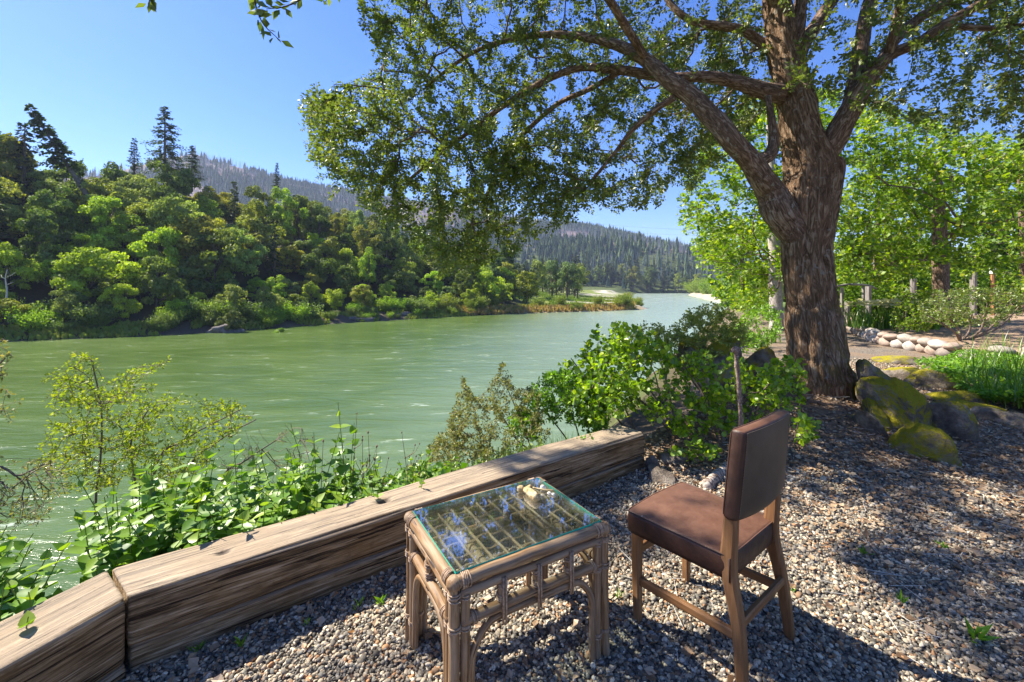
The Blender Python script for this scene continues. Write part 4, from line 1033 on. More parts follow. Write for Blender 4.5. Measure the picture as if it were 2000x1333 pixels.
# redbud behind the beam end
b0, b1, b2 = np.array([1.45, 3.75, .05]), np.array([1.75, 3.62, .05]), np.array([2.05, 3.85, .08])
stems = st(b0, W(1230, 720, 3.8), W(1290, 700, 3.9), W(1180, 740, 4.0)) + st(b1, W(1380, 760, 3.7), W(1430, 740, 3.8), W(1340, 720, 4.0)) + st(b2, W(1500, 760, 3.9), W(1540, 720, 3.9))
plant('redbud_shrub', 'spreading shrub of round bright green leaves between beam end and oak trunk', 'shrub', stems,
      [(1110, 760), (1165, 680), (1190, 625), (1260, 640), (1330, 690), (1420, 690), (1500, 720), (1560, 690), (1585, 760), (1560, 850), (1480, 850), (1420, 870), (1330, 860), (1280, 830), (1200, 820), (1130, 830)], (3.35, 4.5), 1150, .07, .038, (REDBUD, TWIG), 41, per=42, tmpl=ROUND, big=300, srad=.011, hole=-.13)
plant('redbud_shrub', 'long leafy sprig reaching left over the river from the redbud', 'shrub', st(np.array([1.2, 3.9, -.1]), W(1160, 700, 4.1), W(1115, 700, 4.1)),
      [(1085, 712), (1130, 690), (1165, 630), (1200, 640), (1230, 720), (1200, 800), (1130, 780)], (3.8, 4.4), 120, .07, .042, (REDBUD, TWIG), 42, per=36, tmpl=ROUND, hole=-.5)
plant('redbud_shrub', 'low round-leaved sprout on the leaf litter behind the chair', 'shrub', st(np.array([1.35, 3.3, .02]), W(1330, 880, 3.3), W(1370, 885, 3.3)),
      [(1300, 880), (1350, 862), (1410, 872), (1400, 905), (1320, 900)], (3.15, 3.5), 40, .05, .035, (REDBUD, TWIG), 43, per=40, tmpl=ROUND, hole=-.9, srad=.004)
plant('redbud_shrub', 'few round leaves on a thin sprig right behind the chair back', 'shrub', st(np.array([2.0, 3.3, .02]), W(1560, 820, 3.1), W(1575, 850, 3.1)),
      [(1545, 820), (1590, 800), (1600, 850), (1560, 880)], (2.9, 3.3), 22, .05, .038, (REDBUD, TWIG), 44, per=36, tmpl=ROUND, hole=-.9, srad=.004)
# small-leaved shrub behind it
plant('coyote_bush', 'grey-green small-leaved bush rising behind the round-leaved shrub', 'shrub', st(np.array([1.9, 5.5, -.1]), W(1300, 660, 5.6), W(1250, 680, 5.6), W(1390, 640, 5.8), W(1420, 650, 5.9)),
      [(1180, 700), (1210, 640), (1260, 628), (1310, 640), (1345, 605), (1390, 590), (1440, 612), (1470, 650), (1450, 700), (1300, 720)], (5.0, 6.4), 1100, .09, .036, (SMALLG, TWIG), 45, per=85, hole=-.25)
plant('green_bush', 'fresh green bush on the bank between bush and pale trunk', 'shrub', st(np.array([4.0, 9.0, 0]), W(1440, 640, 9), W(1490, 620, 9.2), W(1400, 660, 8.5)),
      [(1400, 660), (1440, 620), (1500, 590), (1530, 610), (1530, 660), (1480, 690), (1420, 690)], (7.5, 10.5), 300, .16, .06, (FERN, TWIG), 46, per=32, hole=-.3, tip=.002)
plant('green_bush', 'leafy green bush right of the river mouth, below the light green tree', 'shrub', st(np.array([9.5, 19, 0]), W(1460, 600, 19), W(1500, 590, 19)),
      [(1420, 600), (1460, 570), (1520, 560), (1530, 620), (1470, 630)], (16, 23), 200, .35, .14, (BRIGHT, TWIG), 461, per=14, hole=-.4, tip=.004, tmpl=DIAM)
# locust-like bush left of the redbud
plant('locust_bush', 'bright feathery-leaved bush behind the far end of the beam', 'shrub', st(np.array([.75, 4.2, -.45]), W(1100, 760, 4.2), W(1060, 800, 4.1), W(1140, 800, 4.2)),
      [(985, 850), (1000, 790), (1050, 735), (1110, 720), (1165, 740), (1190, 800), (1190, 850), (1130, 880), (1060, 880), (1025, 850)], (3.7, 4.7), 1000, .07, .036, (FERN, TWIG), 47, per=95, hole=-.25)
# olive bush that droops over the river
plant('olive_bush', 'twiggy olive-brown bush drooping over the river behind the beam', 'shrub', st(np.array([.45, 3.9, -.6]), W(1000, 850, 3.9), W(950, 880, 3.8), W(960, 780, 4.2)) + st(np.array([.35, 4.2, -.7]), W(900, 840, 4.1), W(985, 745, 4.4)),
      [(832, 870), (870, 840), (885, 790), (900, 730), (925, 780), (950, 770), (985, 700), (1005, 760), (1050, 750), (1080, 840), (1050, 890), (1000, 925), (930, 935), (860, 955), (830, 920)], (3.5, 4.7), 1500, .06, .024, (OLIVE_L, TWIG), 48, per=120, hole=-.12, hs=3, tip=.0009)
plant('weedy_bush', 'low green weeds along the back of the beam under the olive bush', 'weeds', st(np.array([.2, 3.45, -.35]), W(950, 925, 3.4), W(1020, 905, 3.5), W(900, 940, 3.3)),
      [(820, 970), (880, 930), (960, 905), (1060, 885), (1150, 850), (1180, 840), (1120, 880), (1000, 930), (880, 985)], (3.1, 4.0), 420, .06, .026, (FERN, TWIG), 49, per=70, hole=-.3, tip=.0009)

# two-stemmed sapling at left over the river
def sap(nm, label, foot, pts, poly, dr, n, seed, **k):
    return plant(nm, label, 'sapling', [[foot] + [W(*p) for p in pts]] + k.pop('more', []), poly, dr, n, .07, .026, (YLEAF, TWIG), seed, per=k.pop('per', 50), tip=.0011, hole=k.pop('hole', -.22), hs=2.5, srad=k.pop('srad', .010), asp=1.0, **k)
sap('sapling', 'taller thin sapling with yellow-green leaves over the river, leftmost of two', gp(183, 0, 3.4), [(186, 1000, 3.35), (196, 900, 3.4), (198, 800, 3.4), (178, 700, 3.4)],
    [(80, 740), (130, 700), (150, 680), (185, 690), (200, 740), (260, 720), (340, 690), (350, 700), (300, 770), (300, 860), (230, 960), (120, 960), (60, 900), (90, 830)], (2.9, 4.1), 620, 51)
sap('sapling', 'lower thin sapling with wide sparse yellow-green crown, right of the taller one', gp(262, 0, 3.3), [(266, 1000, 3.3), (262, 930, 3.3), (256, 860, 3.3), (290, 800, 3.4)],
    [(240, 860), (270, 790), (330, 760), (400, 780), (440, 775), (530, 800), (500, 830), (430, 880), (400, 930), (330, 970), (250, 940)], (2.9, 4.0), 560, 52,
    more=[[gp(262, 0, 3.3), W(300, 930, 3.4), W(360, 860, 3.5), W(470, 800, 3.6)], [gp(262, 0, 3.3), W(350, 950, 3.3), W(430, 860, 3.4), W(500, 820, 3.4)]])
plant('sapling', 'dark olive branch tips entering at the left edge above the water', 'sapling', [[gp(-120, 0, 3.0), W(-100, 800, 3), W(-30, 740, 3), W(10, 700, 3)]],
      [(-120, 660), (0, 650), (28, 690), (15, 740), (50, 790), (40, 840), (0, 830), (-20, 900), (-120, 900)], (2.7, 3.4), 150, .07, .026, (OLIVE_L, TWIG), 53, per=55, hole=-.4)
plant('twiggy_bush', 'tangle of pale bare twigs with few leaves at the left edge below the branch tips', 'bush', [[gp(-60, 0, 2.8), W(-20, 960, 2.8), W(40, 930, 2.8), W(100, 900, 2.9)]],
      [(-60, 900), (60, 890), (150, 900), (150, 960), (90, 1020), (0, 1050), (-60, 1030)], (2.4, 3.2), 200, .07, .022, (OLIVE_L, TWIG), 54, per=22, hole=-.5)
plant('twiggy_bush', 'leafless thin grey twigs over the water right of the saplings', 'bush', [[gp(420, 0, 3.2), W(430, 950, 3.2), W(480, 900, 3.2), W(540, 860, 3.2)]],
      [(400, 900), (480, 830), (560, 820), (650, 900), (690, 880), (600, 960), (480, 970)], (2.9, 3.6), 130, .09, .012, (OLIVE_L, TWIG), 55, per=5, hole=-.5, wig=.3)

# broad-leaved climbers and nettles along the beam
rI = np.random.default_rng(60)
def leafy_stems(nm, label, cat, n, xf, hr, leafs, mat, seed, tmpl=HEART, asp=1.0, big=0, per=11, group=None, lean=.12):
    """upright stems with opposite leaves"""
    r = np.random.default_rng(seed); m = MB(); LL = [[], [], [], [], []]; first = None
    for q in range(n):
        f = xf(r); z0 = hz(f[0], f[1]) - .02; H = r.uniform(*hr) * f[2] if len(f) > 2 else r.uniform(*hr)
        ln = r.normal(0, lean, 2); P = catmull([(f[0], f[1], z0), (f[0] + ln[0] * .4, f[1] + ln[1] * .4, z0 + H * .5), (f[0] + ln[0], f[1] + ln[1], z0 + H)], 12)
        if first is None: first = P[0].copy()
        tube(m, P, np.linspace(.004, .0018, 12), 5, cap=False)
        k = int(per * r.uniform(.8, 1.2)); a0 = r.uniform(0, 6)
        for i_ in range(k):
            t_ = .12 + .88 * (i_ + .5) / k; p = P[min(11, int(t_ * 11.5))]; sz = leafs * (1.05 - .55 * t_ ** 3) * r.uniform(.75, 1.2)
            for s_ in (0, 1):
                a = a0 + i_ * 1.57 + s_ * math.pi + r.normal(0, .25); D = np.array([math.cos(a), math.sin(a), r.uniform(-.35, .45) + .7 * (t_ > .9)])
                LL[0].append(p); LL[1].append(D); LL[2].append(np.array([0, 0, 1.0]) + r.normal(size=3) * .3); LL[3].append(sz); LL[4].append(np.clip(.25 + .5 * t_ + r.normal(0, .18), 0, 1))
    o = thing(nm, label, cat, first, 0, group)
    world_child(m.obj('stem', STEMG), o)
    leaf_part('foliage', o, tuple(np.array(v) for v in LL), tmpl, mat, asp, big=big); return o
STEMG = NT('green_stem'); STEMG = STEMG.done(STEMG.bsdf((.16, .20, .05), .7, .3))
def along(s0, s1, off0, off1, taper=False):
    A0, A1, A2 = np.array([-2.35, -.55]), np.array([-1.62, 1.62]), np.array([.80, 3.52])
    def f(r):
        s = r.uniform(s0, s1)
        if s < 0: p = A1 + (A0 - A1) * (-s); d = A1 - A0
        else: p = A1 + (A2 - A1) * s; d = A2 - A1
        nrm = np.array([-d[1], d[0]]) / np.linalg.norm(d); off = r.uniform(off0, off1); p = p + nrm * off
        return (p[0], p[1], 1.0 + .5 * off)
    return f
leafy_stems('nettle_plant', 'dense broad-leaved green plants filling the strip behind the left beams', 'plants', 300, along(-.62, .30, .04, .95), (.28, .50), .078, IVY, 61, big=300, per=10)
leafy_stems('nettle_plant', 'lower broad-leaved plants further down the bank at the left edge', 'plants', 120, along(-.55, .12, .45, 1.35), (.30, .50), .075, IVY, 68, big=60, per=8)
leafy_stems('nettle_plant', 'patch of broad heart-shaped leaves behind the middle of the long beam', 'plants', 120, along(.22, .56, .03, .7), (.20, .36), .06, IVY, 62, big=120, per=9)
leafy_stems('nettle_plant', 'taller leafy stem standing above the patch near the joint of the beams', 'plants', 5, lambda r: (-.80 - .25 * r.random() * 1.5, 2.45 + .2 * r.random()), (.62, .80), .085, IVY, 63, big=40, per=9)
leafy_stems('nettle_plant', 'tall leafy stem at the left end of the plant strip', 'plants', 3, lambda r: (-1.85 + .12 * r.random(), 2.05 + .15 * r.random()), (.62, .75), .085, IVY, 64, big=30, per=9)
# low ivy carpet further down the bank
n = 17000; ss = rI.uniform(-.65, .62, n); px_ = []
A0, A1, A2 = np.array([-2.35, -.55]), np.array([-1.62, 1.62]), np.array([.80, 3.52])
P2 = np.where(ss[:, None] < 0, A1 + (A0 - A1) * (-ss)[:, None], A1 + (A2 - A1) * ss[:, None]); dn = np.where(ss[:, None] < 0, (A1 - A0)[None], (A2 - A1)[None]); dn = dn / np.linalg.norm(dn, axis=1)[:, None]
P2 = P2 + np.stack([-dn[:, 1], dn[:, 0]], -1) * rI.uniform(.02, 1.7, n)[:, None] + rI.normal(0, .03, (n, 2))
zz = height(P2[:, 0], P2[:, 1]) + rI.uniform(0, .26, n)
V, Fc, rd = leaf_geo(HEART, np.stack([P2[:, 0], P2[:, 1], zz], -1), rI.normal(size=(n, 3)) * [1, 1, .35], rI.normal(size=(n, 3)) * .45 + [0, 0, 1], rI.uniform(.03, .065, n), np.clip(rI.normal(.4, .25, n), 0, 1), 1.0)
tag(link('ground_cover', mesh('ground_cover', V, [Fc], {'rnd': rd}, True, IVY)), 'low ivy covering the bank just behind the beams', 'ground cover', kind='stuff')
# herbs with upright leaves, middle of the beam
HERB = leaf_mat('herb_leaf', [(0, (.07, .14, .015)), (.5, (.20, .32, .03)), (1, (.30, .36, .06))], .45, (1.3, 1.3, .5), .45, .08)
def herb(r, s0, s1): return along(s0, s1, .02, .22)(r)
leafy_stems('herb_plant', 'row of narrow upright-leaved herbs behind the middle of the long beam', 'plants', 110, along(.44, .80, .02, .30), (.16, .34), .055, HERB, 65, tmpl=LEAF5, asp=.7, per=9, lean=.03)
# grass blades
def blades(nm, label, cat, pts, h, wdt, mat, seed, kind=None, curve=.35, parent=None, rise=.7):
    r = np.random.default_rng(seed); n = len(pts); k = 5
    a = r.uniform(0, 2 * np.pi, n); H = h * r.uniform(.55, 1.15, n); cv = curve * r.uniform(.3, 1.5, n)
    D = np.stack([np.cos(a), np.sin(a)], -1); t_ = np.linspace(0, 1, k)
    cx = D[:, None] * (cv * H)[:, None, None] * (t_ ** 2)[None, :, None]
    z = H[:, None] * (t_[None] * (1 - .25 * cv[:, None] * t_[None]))
    ctr = np.concatenate([cx + pts[:, None, :2], z[..., None] + pts[:, None, 2:3]], -1)
    side = np.stack([-D[:, 1], D[:, 0], 0 * a], -1); w_ = wdt * (1 - t_ ** 2.2 * .96) * .5
    V = np.stack([ctr - side[:, None] * w_[None, :, None], ctr + side[:, None] * w_[None, :, None]], 2).reshape(-1, 3)
    j = np.arange(k - 1) * 2; f = np.stack([j, j + 1, j + 3, j + 2], -1); Fc = (f[None] + (np.arange(n) * 2 * k)[:, None, None]).reshape(-1, 4)
    rd = np.repeat(np.clip(r.normal(.5, .22, n), 0, 1), 2 * k)
    return mesh(nm, V, [Fc], {'rnd': rd}, True, mat)
GRASS = leaf_mat('grass_blade', [(0, (.06, .15, .012)), (.5, (.13, .27, .02)), (1, (.30, .38, .05))], .45, (1.25, 1.25, .5), .4, .08)
q = np.array([along(.5, .95, .0, .35)(rI) for _ in range(900)]); pts = np.stack([q[:, 0], q[:, 1], height(q[:, 0], q[:, 1])], -1)
tag(link('grass', blades('grass', '', '', pts, .30, .006, GRASS, 66)), 'green grass growing up behind the long beam', 'grass', kind='stuff')
b = blades('grass_tuft', '', '', np.array([[.02, 3.05, hz(.02, 3.05)], [.035, 3.06, hz(.02, 3.05)], [.0, 3.05, hz(.02, 3.05)]]), .52, .016, FERN, 67, curve=.25)
tag(link('grass_tuft', b), 'single dark green grass blade standing tall behind the table', 'grass')
# dry seed stalks
DRY = NT('dry_stalk'); DRY = DRY.done(DRY.bsdf((.24, .15, .10), .85, .2))
for q, (px, top, d, lab) in enumerate(((622, 862, 2.55, 'dry brown seed stalk with a side branch, leftmost of the dead stalks'), (676, 900, 2.6, 'dry dark seed stalk with thin forked twigs, second of the dead stalks'), (695, 808, 2.65, 'tallest dry seed stalk, forked at the top, above the beam'),
                                       (712, 860, 2.75, 'thin dry seed stalk just right of the tallest one'), (728, 845, 2.7, 'dry seed stalk with spread side twigs right of the tallest'), (750, 895, 2.75, 'short brown seed stalk with withered heads'), (792, 845, 2.8, 'lone dry seed stalk standing apart at the right'))):
    x = (px - CX) / F_PX * d; zt = CAMH - (top - HY) / F_PX * d; z0 = hz(x, d + .0) - .05
    o = thing('dry_stalk', lab, 'dead stalk', (x, d, z0)); m = MB(); H = zt - z0
    P = catmull([(0, 0, 0), (R.uniform(-.02, .02), 0, H * .5), (R.uniform(-.03, .03), 0, H)], 12); tube(m, P, np.linspace(.0035, .0013, 12), 5)
    m.obj('stem', DRY, o); hd = [P[-1]]
    for k_ in range(R.randint(3, 6)):
        t_ = R.uniform(.45, .85); p = P[int(t_ * 11)]; s_ = R.choice([-1, 1]); e_ = p + np.array([s_ * R.uniform(.03, .10), R.uniform(-.05, .05), R.uniform(.05, .22)])
        m = MB(); tube(m, catmull([p, (p + e_) / 2 + [s_ * .015, 0, -.01], e_], 6), np.linspace(.002, .001, 6), 4); m.obj('twig', DRY, o); hd.append(e_)
    for p in hd + [P[5], P[8]]:
        m = MB(); V, Fc = ico(1); m.add(V * [.005, .005, .009] * R.uniform(.7, 1.3) + p, Fc); m.obj('seed_head', DRY, o)

# ------------------------------------------------------------------ garden plants
def iris_clump(x, y, z, n, h, lab, fl=0, grp=None):
    o = thing('iris_plant', lab, 'flower', (x, y, z), 0, grp)
    r = np.random.default_rng(int(x * 100)); pp = np.stack([r.normal(0, .16, n), r.normal(0, .12, n), np.zeros(n)], -1)
    link('leaves', blades('leaves', '', '', pp, h, .035, GRASS, int(y * 100), curve=.45), o)
    for q in range(fl):
        fx_, fy_ = r.normal(0, .2), r.normal(0, .14); hh_ = h * r.uniform(.95, 1.2)
        m = MB(); tube(m, [(fx_ * .5, fy_ * .5, 0), (fx_, fy_, hh_)], [.006, .004], 5); m.obj('stem', STEMG, o)
        k = 7; a = np.linspace(0, 2 * np.pi, k, endpoint=False) + r.random(); c = np.repeat([[fx_, fy_, hh_]], k, 0)
        V, Fc, rd_ = leaf_geo(ROUND, c, np.stack([np.cos(a), np.sin(a), np.where(np.arange(k) % 2, .9, -.35)], -1), np.stack([np.cos(a) * -.5, np.sin(a) * -.5, 0 * a + 1], -1), .15, np.full(k, r.random()), .9)
        link('flower', mesh('flower', V, [Fc], {'rnd': rd_}, True, PETAL), o)
    return o
PETAL = leaf_mat('petal', [(0, (.62, .60, .28)), (1, (.72, .70, .50))], .4, (1, 1, .8), .5, .05)
for q in range(13):
    px = 1678 + q * 16 + R.uniform(-5, 5); d = 12.2 + R.uniform(-.5, 1.2)
    x = (px - CX) / F_PX * d
    iris_clump(x, d, .27, 60, .62, 'iris clump with pale yellow flowers, %s from left on the raised bed' % ('first second third fourth fifth sixth seventh eighth ninth tenth eleventh twelfth last'.split()[q]), 3, 'irises in a row on the raised bed')
iris_clump(W(1492, 650, 11)[0], 11.0, 0, 50, .5, 'clump of sword-shaped leaves at the foot of the pale trunk')
iris_clump(W(1470, 650, 10.2)[0], 10.2, 0, 50, .45, 'smaller clump of sword leaves left of the pale trunk')
plant('garden_shrub', 'rounded shrub with many bare stems fanning from the stone bed', 'shrub', [[np.array([9.75, 9.4, .2]), W(*a_), W(*b_)] for a_, b_ in (((1870, 640, 9.4), (1830, 600, 9.3)), ((1895, 640, 9.5), (1885, 590, 9.4)), ((1915, 645, 9.3), (1930, 590, 9.2)), ((1935, 640, 9.4), (1975, 585, 9.4)), ((1860, 645, 9.0), (1800, 610, 8.9)), ((1950, 640, 9.6), (1990, 600, 9.7)))],
      [(1790, 600), (1830, 565), (1900, 560), (1980, 560), (2010, 580), (1990, 625), (1930, 640), (1860, 640), (1800, 635)], (8.6, 10.4), 620, .12, .05, (leaf_mat('garden_leaf', [(0, (.10, .17, .02)), (.6, (.19, .28, .03)), (1, (.38, .32, .08))], .45), TWIG), 71, per=40, tip=.002, srad=.028, hole=-.3)
plant('garden_shrub', 'low leafy shrub between the irises and the stemmy shrub', 'shrub', [[np.array([9.4, 10.8, .2]), W(1765, 640, 10.8), W(1770, 600, 10.8)]],
      [(1735, 630), (1760, 570), (1830, 560), (1850, 620), (1810, 650), (1750, 650)], (10, 11.6), 350, .13, .06, (BRIGHT, TWIG), 72, per=30, tip=.002, srad=.02, hole=-.3)
# fence behind the garden
GW = wood_mat('grey_post', (.10, .085, .075), (.24, .21, .19), (.38, .34, .31), (30, 30, 3))
OR = wood_mat('rusty_post', (.25, .10, .04), (.42, .19, .08), (.5, .3, .18), (30, 30, 3))
for q, (px, by, ty, d, wd, mt, lab) in enumerate(((1644, 600, 562, 21, .10, GW, 'grey fence post just right of the oak trunk'), (1686, 610, 560, 21, .09, GW, 'slender grey post supporting the garden rail'), (1655, 625, 590, 16, .12, GW, 'short dark post beside the iris row'), (1696, 600, 560, 19, .16, GW, 'thick weathered post behind the irises'),
                                                  (1784, 580, 545, 19, .17, GW, 'pale grey post among leaves, left of the thin rusty stake'), (1824, 580, 541, 19, .07, OR, 'thin rusty stake right of the pale grey post'), (1901, 580, 532, 18, .17, GW, 'dark upright post between the two rusty stakes'), (1939, 575, 529, 18, .10, OR, 'rusty stake with a white top at the right'))):
    x = (px - CX) / F_PX * d; zt = CAMH - (ty - HY) / F_PX * d
    o = thing('fence_post', lab, 'post', (x, d, 0), .3); m = MB(); rbox(m, wd, wd, zt + .1, .01, M=Matrix.Translation((0, 0, zt / 2 - .05)), sub=3); m.obj('post', mt, o)
    if 'white top' in lab:
        m = MB(); rbox(m, wd + .05, wd + .05, .24, .02, M=Matrix.Translation((0, 0, zt - .02))); m.obj('cap', (lambda t_: t_.done(t_.bsdf((.8, .8, .8), .6)))(NT('white_paint')), o)
m = MB(); tube(m, catmull([W(1630, 560, 21), W(1660, 556, 21), W(1695, 558, 21), W(1712, 565, 21)], 12), .05, 8); tag(m.obj('garden_rail', GW), 'weathered rail lying across the posts behind the irises', 'rail')
# ground cover bed on the right with tall blades
n = 26000; r2 = np.random.default_rng(80)
bedp = [(1790, 722), (1850, 702), (1960, 690), (2200, 690), (2400, 800), (2100, 830), (2000, 806), (1930, 790), (1860, 762)]
q = r2.uniform([1700, 680], [2400, 840], (n * 3, 2)); q = q[in_poly(q[:, 0], q[:, 1], bedp)][:n]
d = F_PX * (CAMH - .05) / (q[:, 1] - HY); bx, by = (q[:, 0] - CX) / F_PX * d, d; n = len(bx)
pos = np.stack([bx, by, .06 + .10 * (fbm(np.stack([bx, by, 0 * bx], -1) * 1.5, 2, 8) + .5) + r2.uniform(0, .09, n)], -1)
V, Fc, rd = leaf_geo(LEAF5, pos, r2.normal(size=(n, 3)) * [1, 1, .4], r2.normal(size=(n, 3)) * .5 + [0, 0, 1], r2.uniform(.035, .07, n), np.clip(r2.normal(.45, .22, n), 0, 1), 1.1)
tag(link('ground_cover', mesh('ground_cover', V, [Fc], {'rnd': rd}, True, FERN)), 'dense bright green ground cover bed at the right edge', 'ground cover', kind='stuff')
sel = r2.integers(0, n, 1500); w_ = sel[(q[sel, 0] > 1880)]
tag(link('grass', blades('grass', '', '', pos[w_] - [0, 0, .1], .52, .013, GRASS, 81, curve=.5)), 'tall grass blades rising from the green bed at the right edge', 'grass', kind='stuff')
# edging stones of that bed
MOSSY = NT('mossy_rock'); v = MOSSY.tc(); n1 = MOSSY.noise(v, 7.0, 6, .7); n2 = MOSSY.noise(v, 60.0, 4, .8); gn = MOSSY.new('ShaderNodeNewGeometry'); sN = MOSSY.new('ShaderNodeSeparateXYZ'); MOSSY.set(sN.inputs[0], gn.outputs['True Normal'])
rc = MOSSY.ramp(n1, [(.28, (.07, .055, .045)), (.5, (.24, .195, .155)), (.72, (.50, .44, .37))])
mk = MOSSY.math('ADD', MOSSY.math('MULTIPLY', sN.outputs[2], .45), MOSSY.noise(v, 5.0, 4, .6)); mk = MOSSY.math('ADD', mk, MOSSY.math('MULTIPLY', MOSSY.attr('rnd').outputs['Fac'], .9))
mk = MOSSY.math('ADD', mk, MOSSY.math('MULTIPLY', MOSSY.math('SUBTRACT', MOSSY.noise(v, 38.0, 4, .8), .5), .7)); mk = MOSSY.mr(mk, .92, 1.2)
mc = MOSSY.mix(n2, (.20, .17, .015), (.58, .50, .04))
MOSSY = MOSSY.done(MOSSY.bsdf(MOSSY.mix(mk, rc, mc), .92, .1, MOSSY.bump(MOSSY.math('ADD', n1, MOSSY.math('MULTIPLY', n2, .5)), 1.0, .06)))
def setr(o, v):
    o.data.attributes['rnd'].data.foreach_set('value', np.full(len(o.data.vertices), v, np.float32)); return o
for q, (px, py, w_, h_, m_, lab) in enumerate(((1762, 712, .75, .18, .30, 'flat stone at the far end of the green bed edging'), (1780, 742, .62, .22, .34, 'pale ridged stone in the bed edging above the mossy rocks'), (1835, 760, .62, .24, .36, 'grooved brown edging stone beside the green bed'),
                                               (1880, 790, .62, .14, .48, 'low mossy edging stone at the corner of the green bed'), (1930, 812, .5, .12, .52, 'thin moss-topped slab in the bed edging'), (1965, 828, .42, .15, .0, 'smooth pale tan stone in the edging near the right edge'), (2010, 838, .42, .14, .1, 'dark grey edging stone cut by the right edge of the photo'))):
    g_ = G(px, py); setr(tag(rock('edging_stone', (w_, .34, h_ * 2), MOSSY, 200 + q, .25, .8, loc=g_ + [0, .1, .02], rot=(0, 0, -.6)), lab, 'stone'), m_)
# ------------------------------------------------------------------ timbers
BEAM = NT('weathered_timber'); v = BEAM.tc()
g1 = BEAM.noise(BEAM.mapv(v, (5, 120, 120)), 1.0, 6, .7, .5); g2 = BEAM.noise(BEAM.mapv(v, (1.6, 30, 30)), 1.0, 4, .6, .8); g3 = BEAM.noise(v, 3.2, 4, .6)
g4 = BEAM.noise(BEAM.mapv(v, (2.2, 75, 75)), 1.0, 4, .55, .6)
f = BEAM.math('ADD', BEAM.math('MULTIPLY', g1, .6), BEAM.math('MULTIPLY', g2, .4))
c = BEAM.ramp(f, [(.37, (.035, .022, .012)), (.46, (.14, .092, .048)), (.54, (.30, .215, .125)), (.65, (.60, .48, .34))])
c = BEAM.mix(BEAM.mr(g3, .42, .66, 0, .5), c, (.22, .125, .045))
ck = BEAM.ramp(g4, [(.375, (0, 0, 0)), (.41, (1, 1, 1))]); c = BEAM.mix(ck, (.035, .022, .014), c)
kn = BEAM.attr('rnd').outputs['Fac']; c = BEAM.mix(BEAM.mr(BEAM.noise(v, 16, 5, .7), .56, .70, 0, .55), c, (.10, .062, .032))
c = BEAM.mix(kn, c, (.035, .022, .015))
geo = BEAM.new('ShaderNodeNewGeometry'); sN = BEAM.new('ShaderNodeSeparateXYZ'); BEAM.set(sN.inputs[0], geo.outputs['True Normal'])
c = BEAM.mix(BEAM.math('MULTIPLY', BEAM.mr(sN.outputs[2], .5, .9), .42), c, (.52, .43, .33))      # paler, greyer upward faces
h = BEAM.math('MULTIPLY', f, ck)
BEAM = BEAM.done(BEAM.bsdf(c, .85, .2, BEAM.bump(h, 1.0, .010)))
